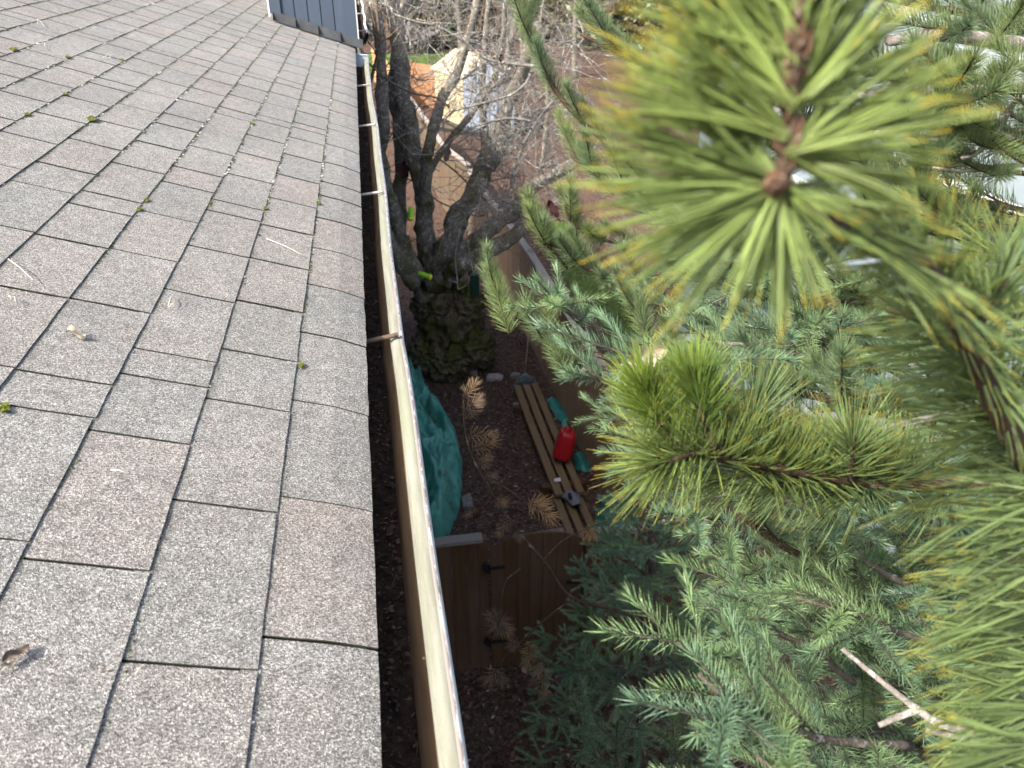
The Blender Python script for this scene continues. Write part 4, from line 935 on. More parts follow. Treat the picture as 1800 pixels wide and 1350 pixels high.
for k in range(230):
    x, y = rng.uniform(800, 1020), rng.uniform(60, 380); p = aty(x, y, rng.uniform(10.2, 13.6))
    grow(g, p, Vector((rng.uniform(-1, 1), rng.uniform(-0.5, 0.5), rng.uniform(-0.9, 0.5))), rng.uniform(0.35, 0.9), rng.uniform(0.004, 0.010), 2, rng, 0.5)
for k in range(85):
    x, y = rng.uniform(640, 830), rng.uniform(-20, 240); p = aty(x, y, rng.uniform(9.5, 13.5))
    grow(g, p, Vector((rng.uniform(-1, 1), rng.uniform(-0.5, 0.5), rng.uniform(-0.5, 0.9))), rng.uniform(0.35, 0.8), rng.uniform(0.003, 0.007), 2, rng, 0.4)
tag(g.build('twigs', MAT['twig'], bt), None, None, None, 'stuff')
def tleaf(px, py, Y, L_, W_, mat, ang):
    c = aty(px, py, Y); u = (RGT*cos(ang)+UPV*sin(ang)); v = (UPV*cos(ang)-RGT*sin(ang)); o = leaf('dead_leaf', c, u, v, -FWD, L_, W_, mat, None, 0.7, None, 0.35); l0 = o.location.copy()
    o.parent = bt; o.matrix_parent_inverse = Matrix.Translation(-bt.location); o.location = l0; return o
tleaf(709, 302, 10.6, 0.22, 0.085, 'dark_leaf', -1.4); tleaf(786, 270, 10.7, 0.24, 0.05, 'dead_leaf', -1.7); tleaf(972, 368, 10.2, 0.26, 0.055, 'dark_leaf', 2.1); tleaf(881, 103, 10.3, 0.10, 0.03, 'dark_leaf', 1.4)
# lime tubes and dark feeder hanging in the tree
def tube_thing(px, py, Y, ang, Ln, r, lab):
    c = aty(px, py, Y); d = RGT*cos(ang)+UPV*sin(ang); t = thing('plastic_tube', c, lab, 'plastic tube', 'lime green tubes in the bare tree')
    g = MB(); g.tube([c-d*Ln/2, c-d*Ln*0.42, c+d*Ln*0.25, c+d*Ln*0.3], [r*0.7, r, r, r*0.95], 14); g.build('tube', MAT['lime_plastic'], t)
    g = MB(); g.tube([c+d*Ln*0.27, c+d*Ln*0.40, c+d*Ln*0.5], [r*1.18, r*1.18, r*0.8], 14); g.build('cap', MAT['lime_cap'], t)
tube_thing(722, 376, 11.9, -1.6, 0.21, 0.040, 'upright lime green plastic tube among the left trunks of the bare tree')
tube_thing(747, 484, 12.0, -0.35, 0.23, 0.042, 'tilted lime green plastic tube resting above the hollow stub')
c = aty(834, 498, 11.9); fd = thing('bird_feeder', c, 'dark green box shaped feeder hanging right of the burl behind a pine tip', 'bird feeder')
g = MB(); g.box(c+Vector((0, 0, -0.02)), (0.13, 0.13, 0.36)); g.build('body', MAT['green_plastic'], fd, False)
g = MB(); g.add([c+Vector((-0.09, -0.09, 0.16)), c+Vector((0.09, -0.09, 0.16)), c+Vector((0.09, 0.09, 0.16)), c+Vector((-0.09, 0.09, 0.16)), c+Vector((0, 0, 0.27))], [(0, 1, 4), (1, 2, 4), (2, 3, 4), (3, 0, 4), (3, 2, 1, 0)]); g.build('lid', MAT['green_plastic'], fd, False)
g = MB(); g.tube([c+Vector((0, 0, 0.26)), c+Vector((0.04, 0, 0.9))], 0.004, 5); g.build('hook', MAT['black_iron'], fd)

# ================================================================== FAR BACKGROUND
def leafball(g, c, rx, rz, n, s, rng, taper=0.0):
    for i in range(n):
        d = Vector((rng.gauss(0, 1), rng.gauss(0, 1), rng.gauss(0, 1))).normalized()*(rng.random()**0.4)
        k = 1-taper*max(0, d.z); p = c+Vector((d.x*rx*k, d.y*rx*k, d.z*rz)); f = 1+0.35*noise.noise(d*2.5+c); p = c+(p-c)*f
        a = Vector((rng.uniform(-1, 1), rng.uniform(-1, 1), rng.uniform(-1, 0.6))).normalized()*s*rng.uniform(0.6, 1.4); b = a.orthogonal().normalized()*s*0.45
        g.add([p-a, p+b, p+a, p-b], [(0, 1, 2, 3)], rng.random())
def bush(px, py, Y, rx, rz, n, s, mat, lab, name='evergreen_bush', cat='bush', taper=0.5, seed=1):
    c = aty(px, py, Y); rng = random.Random(seed); base = Vector((c.x, c.y, ground_h(c.x, c.y))); t = thing(name, base, lab, cat)
    g = MB(); g.tube([base, Vector((c.x, c.y, c.z+rz*0.6))], [0.12, 0.04], 8); g.build('trunk', MAT['fir_bark'], t)
    g = MB(); leafball(g, c, rx, rz, n, s, rng, taper); g.build('crown', MAT[mat], t, False); return t
m_needle('far_evergreen', (0.012, 0.022, 0.010), (0.022, 0.038, 0.018), (0.05, 0.07, 0.03), 0.5, 0.1)
m_needle('far_olive', (0.07, 0.075, 0.03), (0.11, 0.115, 0.055), (0.20, 0.20, 0.10), 0.5, 0.15)
bush(765, 45, 58, 2.3, 2.9, 2600, 0.30, 'far_evergreen', 'dark rounded evergreen beyond the lawn in the middle of the background', seed=3)
bush(790, -40, 62, 3.2, 4.0, 2200, 0.35, 'far_evergreen', 'tall dark conifer behind the rounded evergreen', 'conifer_tree', 'tree', 0.9, 4)
bush(860, 20, 66, 3.0, 2.4, 1500, 0.30, 'far_olive', 'loose olive green shrub right of the dark evergreen in the background', 'shrub', 'bush', 0.2, 5)
bush(960, 15, 60, 3.2, 3.0, 2200, 0.26, 'far_olive', 'olive shrub in the background left of the nearest pine tuft', 'shrub', 'bush', 0.2, 6)
bush(1090, 10, 56, 4.5, 3.5, 2400, 0.3, 'far_olive', 'broad olive shrub in the background hidden behind the pine tuft', 'shrub', 'bush', 0.2, 7)
bush(690, -30, 70, 4.0, 3.5, 1600, 0.35, 'far_olive', 'grey olive thicket in the background beyond the sunny fence', 'shrub', 'bush', 0.2, 8)
bl = MB(); c = aty(728, 68, 54.5); b = burl(c+Vector((0, 0, -0.1)), 1.05, (1.0, 0.8, 0.75)); tag(centre(b.build('boulder', MAT['boulder'])), 'grey boulder at the edge of the far lawn', 'boulder')
c = aty(655, 32, 62); b = burl(c, 1.1, (0.9, 0.8, 1.2)); tag(centre(b.build('boulder', MAT['boulder'])), 'dark boulder behind the thin branches beyond the gutter end', 'boulder')
# far house walls glimpsed between branches
fh = thing('house', (15, 86, 0), 'pale lavender grey house glimpsed between branches at the top of the picture', 'house')
g = MB(); g.box((14, 88, 3.4), (12, 8, 6.8)); g.build('wall', MAT['far_wall'], fh, False)
g = MB(); g.add([(7.4, 83.4, 6.8), (20.6, 83.4, 6.8), (20.6, 92.6, 6.8), (7.4, 92.6, 6.8), (7.4, 88, 9.4), (20.6, 88, 9.4)], [(0, 1, 5, 4), (2, 3, 4, 5), (0, 4, 3), (1, 2, 5)]); g.build('roof', MAT['boulder'], fh, False)
for x in (11, 13.6, 16.4):
    g = MB(); g.box((x, 83.98, 3.8), (1.3, 0.08, 1.5)); fr = g.build('window', MAT['white_paint'], fh, False)
    g = MB(); g.box((x, 83.93, 3.8), (1.1, 0.06, 1.3)); g.build('pane', MAT['window_glass'], fr, False)
# bare trees in the background
for k, (px, Y, hh, rr, lab) in enumerate(((892, 30, 7.5, 0.16, 'dark bare trunk standing right of the shed in the background'), (812, 47, 8, 0.17, 'mossy bare trunk beyond the shed roof'), (915, 38, 7.5, 0.12, 'slim bare tree farther right in the background'), (640, 48, 8, 0.2, 'bare tree beyond the end of the gutter'),
                                           (740, 66, 9, 0.2, 'bare tree behind the dark evergreens'), (1010, 44, 8, 0.16, 'bare tree behind the left pine sprays'), (955, 26, 6.5, 0.09, 'slender lichen covered tree right of the burl tree'))):
    c = aty(px, 150, Y); base = Vector((c.x, Y, ground_h(c.x, Y))); t = thing('bare_tree', base, lab, 'tree', 'bare trees in the background'); rng = random.Random(40+k)
    q = spline([base, base+Vector((rng.uniform(-0.2, 0.2), 0, hh*0.35)), base+Vector((rng.uniform(-0.5, 0.5), rng.uniform(-0.3, 0.3), hh*0.7)), base+Vector((rng.uniform(-0.8, 0.8), 0, hh))], 6)
    g = MB(); g.tube(q, lin(rr, rr*0.3, len(q)), 9, 0.25, 4, 0.6); g.build('trunk', MAT['bark'], t)
    g = MB()
    for j in range(22):
        i = rng.randint(4, len(q)-1); grow(g, q[i], Vector((rng.uniform(-1, 1), rng.uniform(-1, 1), rng.uniform(-0.1, 0.9))), hh*rng.uniform(0.12, 0.3), rr*0.22, 3, rng, 0.4)
    tag(g.build('twigs', MAT['twig_grey'], t), None, None, None, 'stuff')
rng = random.Random(77); g = MB()
for k in range(240):
    x, y = rng.uniform(625, 1080), rng.uniform(-60, 70); Y = rng.uniform(45, 75); c = aty(x, y, Y); p = Vector((c.x, Y, max(0.3, c.z-1)))
    grow(g, p, Vector((rng.uniform(-0.6, 0.6), rng.uniform(-0.5, 0.5), 1)), rng.uniform(1.2, 2.6), rng.uniform(0.02, 0.05), 2, rng, 0.35)
tag(g.build('thicket', MAT['twig_brown'], None), 'grey brown leafless thicket filling the far background', None, None, 'stuff')
g = MB()
for k in range(1500):
    x = rng.uniform(-40, 70); Y = rng.uniform(95, 110); p = Vector((x, Y, 1.2)); leafball(g, p+Vector((0, 0, rng.uniform(0, 11))), 1.5, 1.6, 8, 0.7, rng)
tag(g.build('wood', MAT['far_olive'], None, False), 'far wood closing the view behind everything', None, None, 'stuff')

# ================================================================== CONIFERS
def needle(g, p, d, up, L_, w_, curve, flat, seg=2, tv=(0.0, 1.0)):
    """one needle: flat bent strip, or a three sided bent prism"""
    s = d.cross(up)
    s = s.normalized() if s.length > 1e-6 else d.orthogonal().normalized(); n_ = s.cross(d).normalized(); vs = []; at = []; fs = []
    k = 2 if flat else 3
    for i in range(seg+1):
        t = i/seg; c = p+d*(L_*t)+up*(curve*L_*t*t); ww = w_*(1-0.55*t*t)*(0.75 if i == 0 else 1)
        if i == seg: ww *= 0.35
        if flat: vs += [c-s*ww, c+s*ww]
        else: vs += [c-s*ww, c+s*ww, c+n_*ww*1.3]
        at += [tv[0]+(tv[1]-tv[0])*t]*k
    for i in range(seg):
        for j in range(k if not flat else 1):
            a, b = i*k+j, i*k+(j+1) % k; fs.append((a, b, b+k, a+k))
    g.add(vs, fs, at)
def shoot(gn, gt, o, d, up, L_, n, nl, nw, a0, a1, rng, flat=True, comb=0.25, bend=0.0, seg=2, tw=0.002, low=0.5, pair=1, tuft=0):
    """needles round a twig of length L_ starting at o in direction d"""
    d = d.normalized(); s = d.cross(up).normalized(); u = s.cross(d).normalized(); pts = []
    for i in range(7):
        t = i/6; pts.append(o+d*(L_*t)+u*(bend*L_*t*t))
    gt.tube(pts, lin(tw, tw*0.55, 7), 5, 0, 1, 0.5, True)
    ga = 2.39996
    for i in range(n):
        t = (i+rng.random())/n; c = o+d*(L_*t)+u*(bend*L_*t*t); dd = (d+u*(2*bend*t)).normalized(); uu = s.cross(dd).normalized()
        ph = i*ga+rng.uniform(-0.3, 0.3); rdl = s*cos(ph)+uu*sin(ph)
        if sin(ph) < -0.2 and rng.random() > low: continue
        a = radians(a0+(a1-a0)*t**1.5+rng.uniform(-9, 9)); nd = (dd*cos(a)+rdl*sin(a)+uu*comb*0.6).normalized(); ln = nl*rng.uniform(0.78, 1.1)*(0.85+0.15*sin(pi*min(1, t*1.1)))
        cv = (dd*0.5+uu*comb).normalized()
        for q in range(pair):
            n2 = nd if q == 0 else (nd+Vector((rng.uniform(-1, 1), rng.uniform(-1, 1), rng.uniform(-1, 1)))*0.07).normalized()
            needle(gn, c, n2, cv, ln, nw, rng.uniform(0.02, 0.16)*(1 if flat else 0.9), flat, seg)
    e = pts[-1]; dd = (pts[-1]-pts[-2]).normalized()
    for i in range(tuft):
        ph = i*ga; uu = s.cross(dd).normalized(); rdl = s*cos(ph)+uu*sin(ph); a = radians(8+38*(i/tuft)**0.7+rng.uniform(-5, 5)); nd = dd*cos(a)+rdl*sin(a)
        needle(gn, e-dd*rng.uniform(0, 0.02), nd, dd, nl*rng.uniform(0.8, 1.02), nw, 0.06, flat, seg)
    return e, dd
def two_mat(gn, gt, name, mn, mt):
    n = len(gn.f); o = len(gn.v); g = MB(); g.v = gn.v+gt.v; g.a = gn.a+gt.a; g.f = gn.f+[tuple(i+o for i in f) for f in gt.f]
    me = g.mesh(name, [mn, mt], True); me.polygons.foreach_set('material_index', [0]*n+[1]*(len(g.f)-n)); return me
Z, X_, Y_ = Vector((0, 0, 1)), Vector((1, 0, 0)), Vector((0, 1, 0))
SPR = {'pine': [], 'soft': [], 'fir': [], 'dark': [], 'dead': [], 'tuft': []}
for k in range(6):                       # pine: one thick bottle brush, along +Z, up side = +Y
    rng = random.Random(k+1); gn, gt = MB(), MB()
    e, d = shoot(gn, gt, Vector((0, 0, 0)), Z, Y_, 0.15+0.02*(k % 3), 125, 0.085, 0.00080, 62, 30, rng, False, 0.22, 0.12, 3, 0.0034, 0.8, 2, 34)
    gt.tube([e, e+d*0.006, e+d*0.014], [0.0024, 0.0032, 0.0006], 7); SPR['pine'].append(two_mat(gn, gt, 'needle_spray', MAT['pine_needle'], MAT['pine_bark']))
for k in range(5):
    rng = random.Random(k+21); gn, gt = MB(), MB()
    e, d = shoot(gn, gt, Vector((0, 0, 0)), Z, Y_, 0.17+0.03*(k % 3), 250, 0.056, 0.0007, 60, 28, rng, False, 0.25, 0.18, 2, 0.0034, 0.75, 2, 30)
    SPR['soft'].append(two_mat(gn, gt, 'needle_spray', MAT['pine_soft'], MAT['pine_bark']))
for k in range(5):                       # short end tufts
    rng = random.Random(k+61); gn, gt = MB(), MB()
    e, d = shoot(gn, gt, Vector((0, 0, 0)), Z, Y_, 0.05+0.008*k, 44, 0.082, 0.00078, 55, 26, rng, False, 0.12, 0.05, 3, 0.0036, 1.0, 2, 34)
    gt.tube([e, e+d*0.008, e+d*0.018], [0.003, 0.004, 0.0008], 7); SPR['tuft'].append(two_mat(gn, gt, 'needle_spray', MAT['pine_needle'], MAT['pine_bark']))
SPR['comb'] = []
for k in range(5):                       # needles combed upwards along a limb
    rng = random.Random(k+91); gn, gt = MB(), MB()
    shoot(gn, gt, Vector((0, 0, 0)), Z, Y_, 0.085+0.01*k, 105, 0.086, 0.00075, 84, 66, rng, False, 0.60, 0.02, 3, 0.0036, 0.07, 2, 0)
    SPR['comb'].append(two_mat(gn, gt, 'needle_spray', MAT['pine_needle'], MAT['pine_bark']))
SPR['bright'] = []
for k in range(4):                       # this year's upright bright tufts
    rng = random.Random(k+131); gn, gt = MB(), MB()
    e, d = shoot(gn, gt, Vector((0, 0, 0)), Z, Y_, 0.045+0.006*k, 60, 0.072, 0.00078, 46, 18, rng, False, 0.12, 0.05, 3, 0.0036, 1.0, 2, 50)
    gt.tube([e, e+d*0.008, e+d*0.018], [0.003, 0.004, 0.0008], 7); SPR['bright'].append(two_mat(gn, gt, 'needle_spray', MAT['pine_bright'], MAT['pine_bark']))
def fir_mesh(k, key, mn, nl, nw, scl, dens):
    rng = random.Random(k+200+len(key)); gn, gt = MB(), MB(); Lm = 0.185*scl*rng.uniform(0.85, 1.15)
    shoot(gn, gt, Vector((0, 0, 0)), Z, Y_, Lm, int(1150*Lm*dens), nl, nw, 68, 34, rng, True, 0.20, rng.uniform(-0.16, 0.10), 2, 0.0021, 0.22, 1, 12)
    for j in range(rng.choice((1, 2, 2, 3))):
        sg = (1 if j % 2 else -1)*(1 if k % 2 else -1); t = 0.08+0.26*j+rng.uniform(0, 0.1); o = Vector((0, 0, Lm*t)); a = radians(rng.uniform(38, 58)); d = Vector((sg*sin(a), rng.uniform(-0.12, 0.16), cos(a)))
        L2 = Lm*(0.66-0.12*j)*rng.uniform(0.75, 1.2); shoot(gn, gt, o, d, Y_, L2, int(1150*L2*dens), nl*0.95, nw, 66, 34, rng, True, 0.20, rng.uniform(-0.12, 0.12), 2, 0.0016, 0.22, 1, 10)
    SPR[key].append(two_mat(gn, gt, 'needle_spray', mn, MAT['fir_bark']))
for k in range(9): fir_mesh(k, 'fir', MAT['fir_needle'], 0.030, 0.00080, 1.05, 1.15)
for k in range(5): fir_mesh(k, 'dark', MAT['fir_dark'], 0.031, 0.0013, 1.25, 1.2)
for k in range(4):
    rng = random.Random(k+300); gn, gt = MB(), MB()
    shoot(gn, gt, Vector((0, 0, 0)), Z, Y_, 0.05+0.02*k, 38, 0.055, 0.0008, 70, 35, rng, False, 0.1, 0.1, 3, 0.0016, 1.0, 2, 22); SPR['dead'].append(two_mat(gn, gt, 'needle_spray', MAT['dead_needle'], MAT['pine_bark']))
def put(key, parent, p, d, up=Z, s=1.0, i=None, roll=0.0):
    d = d.normalized(); me = random.choice(SPR[key]) if i is None else SPR[key][i % len(SPR[key])]
    y = up-d*up.dot(d); y = y.normalized() if y.length > 1e-4 else d.orthogonal().normalized(); x = y.cross(d)
    M = Matrix(((x.x, y.x, d.x, p.x), (x.y, y.y, d.y, p.y), (x.z, y.z, d.z, p.z), (0, 0, 0, 1))) @ Matrix.Rotation(roll, 4, 'Z') @ Matrix.Diagonal((s, s, s, 1))
    o = bpy.data.objects.new('needle_spray', me); COL.objects.link(o); o.parent = parent; o.matrix_basis = M; NSPR[0] += 1; return o
NSPR = [0]
def branch(tree, pts, r0, r1, key, n, s=1.0, mat='fir_bark', tipkey=None, ang=48, start=0.15, tip=True, bare=False, world=False, upbias=0.15, amp=0.18, alt=None):
    """pts: photo points with depth (x, y, distance); sprays set alternately along the limb"""
    P = [Vector(p) for p in pts] if world else [atd(*p) for p in pts]
    q = spline(P, 6); m = len(q); g = MB(); g.tube(q, lin(r0, r1, m), 8, amp, 60); b = g.build('branch', MAT[mat], tree)
    if bare: return b, q
    sg = random.choice((-1, 1)); tot = m-1
    for k in range(n):
        t = start+(0.74-start)*k/max(1, n-1); i = min(tot-1, int(t*tot)); p = q[i].lerp(q[i+1], t*tot-i); d = (q[i+1]-q[i]).normalized()
        sd = d.cross(Z); sd = sd.normalized() if sd.length > 1e-3 else X_.copy(); sd = (sd*cos(rnd(-0.5, 0.5))+Z*sin(rnd(-0.4, 0.5))).normalized()
        a = radians(ang+rnd(-10, 10)); dd = d*cos(a)+sd*sg*sin(a)+Z*rnd(-0.05, 0.25)*(upbias/0.15); sg = -sg
        put(key if not alt or random.random() > 0.35 else alt, b, p, dd, (Z+d*0.2).normalized(), s*rnd(0.75, 1.05)*(1.08-0.3*t), None, rnd(-0.25, 0.25))
    if tip:
        dt = (q[-1]-q[-4]).normalized(); put(tipkey or key, b, q[-1]-dt*s*{'fir': 0.15, 'soft': 0.19, 'dark': 0.18}.get(key, 0.1), dt+Z*0.05, Z, s*rnd(0.9, 1.0))
    return b, q

# ---- near pine
pine = thing('pine_tree', (2.3, 0.9, 0), 'pine with long yellow tipped needles reaching close in front of the camera at the right', 'tree')
g = MB(); q = spline([(2.3, 0.9, 0), (2.28, 0.95, 3), (2.32, 0.9, 6), (2.3, 0.95, 9.5)], 5); g.tube(q, lin(0.16, 0.05, len(q)), 12, 0.2, 8); g.build('trunk', MAT['pine_bark'], pine)
def TR(z): return (2.3, 0.92, z)
# the branch whose whorl hangs in front of the lens
b, q = branch(pine, [(2150, 1250, 0.95), (1900, 960, 0.74), (1780, 770, 0.60), (1725, 650, 0.53), (1640, 490, 0.44), (1510, 410, 0.37), (1425, 370, 0.328), (1372, 332, 0.322)], 0.010, 0.0030, 'pine', 0, 1, 'pine_bark', tip=False)
def dirpx(x0, y0, d0, x1, y1, d1): return (atd(x1, y1, d1)-atd(x0, y0, d0))
NK = 0.86
def nk(x, y, d): return atd(x, y, d*NK)
def spokes(parent, specs, seed, nw=0.00085):
    """long needles fanned from a stem point: (x, y, d, angle0, angle1, len0, len1, count, depth spread)"""
    rng = random.Random(seed); g = MB()
    nw *= 0.9
    for (x, y, d, a0, a1, l0, l1, n, ds) in specs:
        d *= NK; ds *= NK
        n = int(n*(1.55 if nw > 0.0009 else 1))
        for i in range(n):
            f = (i+rng.random())/n; a = radians(a0+(a1-a0)*f); a += radians(rng.gauss(0, 5)); ln = (l0+(l1-l0)*f)*rng.choice((rng.uniform(0.88, 1.06), rng.uniform(0.6, 1.0))); d1 = d+rng.uniform(-1, 0.8)*ds; bdir = (UPV*rng.uniform(-1.1, 0.35)+RGT*rng.uniform(-0.5, 0.5)-FWD*rng.uniform(-0.4, 0.4)).normalized(); bamt = abs(rng.gauss(0.08, 0.10))
            o = atd(x+rng.uniform(-10, 10), y+rng.uniform(-10, 10), d+rng.uniform(-0.006, 0.006)); e = atd(x+cos(a)*ln, y-sin(a)*ln, d1)
            for q in range(rng.choice((2, 2, 3, 4))):
                v = e-o+Vector((rng.uniform(-1, 1), rng.uniform(-1, 1), rng.uniform(-1, 1)))*0.0035; bd = bdir+Vector((rng.uniform(-1, 1), rng.uniform(-1, 1), rng.uniform(-1, 1)))*0.2
                needle(g, o, v.normalized(), bd.normalized(), v.length*rng.uniform(0.93, 1.03), nw*(0.82 if nw > 0.0009 else 1), bamt, False, 6)
    o = g.build('needle_spray', MAT['pine_needle'], parent); return o
spokes(b, [(1372, 328, .372, 176, 206, 350, 335, 15, .02), (1372, 328, .372, 145, 176, 370, 350, 16, .03), (1372, 328, .372, 206, 238, 330, 290, 11, .02), (1372, 330, .374, 240, 292, 270, 240, 14, .02), (1376, 326, .374, 292, 372, 190, 230, 11, .05), (1372, 328, .372, 110, 145, 360, 370, 10, .03)], 5, 0.0011)
for i, (x, y, d, x1, y1, d1, s) in enumerate(((1640, 490, .55, 1560, 425, .52, 0.9), (1680, 560, .59, 1620, 480, .55, 0.9), (1725, 650, .66, 1670, 560, .62, 0.95), (1765, 750, .73, 1720, 660, .70, 1.0), (1800, 840, .78, 1770, 760, .75, 1.0), (1700, 600, .63, 1760, 520, .60, 0.9), (1750, 700, .70, 1830, 640, .68, 0.9))):
    put('tuft', b, atd(x, y, d*NK), dirpx(x, y, d, x1, y1, d1), UPV, s*0.85, i, rnd(0, 6))
spokes(b, [(1430, 372, .41, 330, 350, 260, 280, 9, .03), (1500, 405, .45, 310, 345, 250, 270, 9, .03), (1560, 440, .49, 300, 340, 230, 250, 9, .03), (1500, 405, .45, 200, 235, 200, 180, 6, .03)], 8)
# candle rising from the whorl, with bud scales
g = MB(); cs = [nk(1376, 322, 0.372), nk(1382, 260, 0.365), nk(1390, 190, 0.36), nk(1398, 110, 0.352), nk(1410, 10, 0.345), nk(1425, -90, 0.34)]; cq = spline(cs, 5); g.tube(cq, lin(0.0034, 0.0025, len(cq)), 10, 0.25, 150)
cb = g.build('branch', MAT['pine_bark'], pine)
for i in range(46):
    t = rnd(0, 0.75); k = min(len(cq)-2, int(t*(len(cq)-1))); c = cq[k].lerp(cq[k+1], rnd(0, 1)); a = rnd(0, 2*pi); ax = (cq[k+1]-cq[k]).normalized(); o_ = ax.orthogonal().normalized(); r_ = Matrix.Rotation(a, 3, ax) @ o_
    g = MB() if i == 0 else g; g.tube([c+r_*0.0024, c+r_*0.0046+ax*0.003, c+r_*0.0053+ax*0.0065], [0.0013, 0.0011, 0.0003], 5)
g.build('bud_scales', MAT['bud_scale'], cb)
g = MB(); cc = nk(1364, 322, 0.366); vd = (EYE-cc).normalized(); g.tube([cc-vd*0.006, cc+vd*0.001, cc+vd*0.005, cc+vd*0.0085], [0.0040, 0.0044, 0.0032, 0.0008], 12, 0.3, 260)
for i in range(34):
    an = i*2.39996; f = i/34; ax = vd; o_ = ax.orthogonal().normalized(); r_ = Matrix.Rotation(an, 3, ax) @ o_; rr0 = 0.0045*(1-f*0.75)
    g.tube([cc+r_*rr0-vd*0.003+vd*0.009*f, cc+r_*rr0*1.12+vd*(0.001+0.009*f), cc+r_*rr0*0.95+vd*(0.0042+0.009*f)], [0.0015, 0.0013, 0.0003], 5)
g.build('bud', MAT['bud_scale'], cb)
spokes(cb, [(1386, 240, .364, 120, 178, 330, 370, 20, .03), (1392, 180, .36, 110, 165, 300, 350, 19, .03), (1398, 110, .354, 95, 165, 260, 370, 20, .03), (1392, 190, .36, 20, 75, 330, 300, 16, .03), (1384, 270, .366, 5, 50, 330, 340, 13, .03), (1404, 70, .352, 30, 120, 240, 240, 18, .03), (1410, 20, .348, 40, 170, 220, 300, 18, .03), (1384, 280, .366, -25, 10, 260, 300, 8, .03)], 6, 0.0011)
# mid pine branch with twin bright tufts
b, q = branch(pine, [(2100, 1000, 1.25), (1900, 900, 1.12), (1720, 850, 1.04), (1560, 852, 0.99), (1440, 836, 0.96), (1330, 815, 0.94), (1268, 790, 0.925)], 0.009, 0.0042, 'pine', 0, 1, 'pine_bark', tip=False)
g = MB()
for pp in ([(1268, 790, .925), (1245, 765, .915), (1232, 735, .905), (1226, 705, .895)], [(1268, 792, .925), (1215, 788, .92), (1170, 765, .91), (1150, 740, .90)]):
    qq = spline([atd(*p_) for p_ in pp], 5); g.tube(qq, lin(0.0042, 0.0034, len(qq)), 8, 0.2, 90)
g.build('twig', MAT['pine_bark'], b)
for (k, x, y, d, x1, y1, d1, s) in ((0, 1240, 760, .912, 1224, 680, .885, 1.05), (1, 1232, 735, .905, 1224, 660, .88, 0.95), (2, 1190, 778, .915, 1140, 700, .89, 1.0), (3, 1160, 752, .905, 1138, 690, .885, 0.9), (4, 1262, 785, .92, 1200, 800, .90, 1.05), (0, 1230, 800, .92, 1140, 800, .90, 0.95), (1, 1300, 800, .93, 1330, 720, .92, 0.95), (3, 1268, 792, .925, 1180, 820, .91, 0.8)):
    put('bright' if k < 4 and y < 790 else 'tuft', b, atd(x, y, d), dirpx(x, y, d, x1, y1, d1), UPV, s, k, rnd(0, 6))
for i in range(15):
    x = 1300+24*i; f = i/14; y = 808+44*min(1, f*1.6)-8*(f > 0.8); d = 0.935+0.10*f
    put('comb', b, atd(x, y, d), dirpx(x, y, d, x-70, y-8, d-0.01), (UPV+RGT*rnd(-0.25, 0.35)-FWD*rnd(0, 0.5)).normalized(), rnd(0.9, 1.08), None, rnd(-0.5, 0.5))
for (x, y, x1, y1) in ((1360, 822, 1260, 850), (1440, 840, 1330, 868), (1530, 852, 1420, 880), (1700, 852, 1600, 880)):
    put('tuft', b, atd(x, y, .96+(x-1330)*.0003), dirpx(x, y, .96, x1, y1, .95), UPV, 1.0, None, rnd(0, 6))
put('tuft', b, atd(1495, 845, .96), dirpx(1495, 845, .96, 1500, 790, .92), UPV, 1.05)
# right edge branch: fans of needles pointing left
b, q = branch(pine, [(2300, 1500, 1.05), (2080, 1330, 0.84), (1980, 1180, 0.74), (1920, 1020, 0.68), (1880, 880, 0.66), (1830, 780, 0.68)], 0.012, 0.005, 'pine', 0, 1, 'pine_bark', tip=False)
RS = []
for k in range(34):
    y = 850+16*k+rnd(-10, 10); x = 1838+rnd(-25, 45)-28*sin((y-850)/520*pi); RS.append((x, y, (0.60+rnd(-0.05, 0.12))/NK, 163, 206, 190, 235, 6, 0.05))
for k in range(16):
    y = 560+20*k; x = 1735+0.24*(y-560)+rnd(-20, 20); RS.append((x, y, (0.62+rnd(-0.04, 0.08))/NK, 160, 196, 200, 270, 5, 0.05))
for k in range(16):
    y = 470+26*k; x = 1740+0.2*(y-470)+rnd(-15, 40); RS.append((x, y, (0.64+rnd(-0.04, 0.1))/NK, -40, 60, 150, 220, 4, 0.05))
for k in range(10):
    x = 1650+16*k; y = 490+31*k; RS.append((x, y, (0.46+0.018*k)/NK, 100, 150, 120, 170, 4, 0.03)); RS.append((x, y, (0.46+0.018*k)/NK, -75, -25, 130, 180, 4, 0.03))
spokes(b, RS, 14, 0.00085)
for k in range(9):
    y = 830+62*k+rnd(-15, 15); x = 1950+rnd(-10, 50); d = 0.72+rnd(-0.05, 0.1)
    put('tuft', b, atd(x, y, d), dirpx(x, y, d, x-160, y+rnd(-25, 85), d-rnd(-0.02, 0.06)), UPV, rnd(0.9, 1.1), None, rnd(0, 6))
for (x, y, d, x1, y1) in ((1830, 480, .85, 1740, 440), (1830, 740, .84, 1690, 780), (1800, 560, .8, 1700, 500)):
    put('tuft', b, atd(x, y, d), dirpx(x, y, d, x1, y1, d-0.03), UPV, 0.9, None, rnd(0, 6))
pine_near = pine
pine = thing('pine_tree', (3.2, 2.6, 0), 'softer green pine standing behind the near pine, with grey limbs at the top right', 'tree')
g = MB(); q = spline([(3.2, 2.6, 0), (3.18, 2.62, 3), (3.2, 2.6, 6), (3.2, 2.62, 9)], 5); g.tube(q, lin(0.15, 0.05, len(q)), 12, 0.2, 8); g.build('trunk', MAT['pine_bark'], pine)
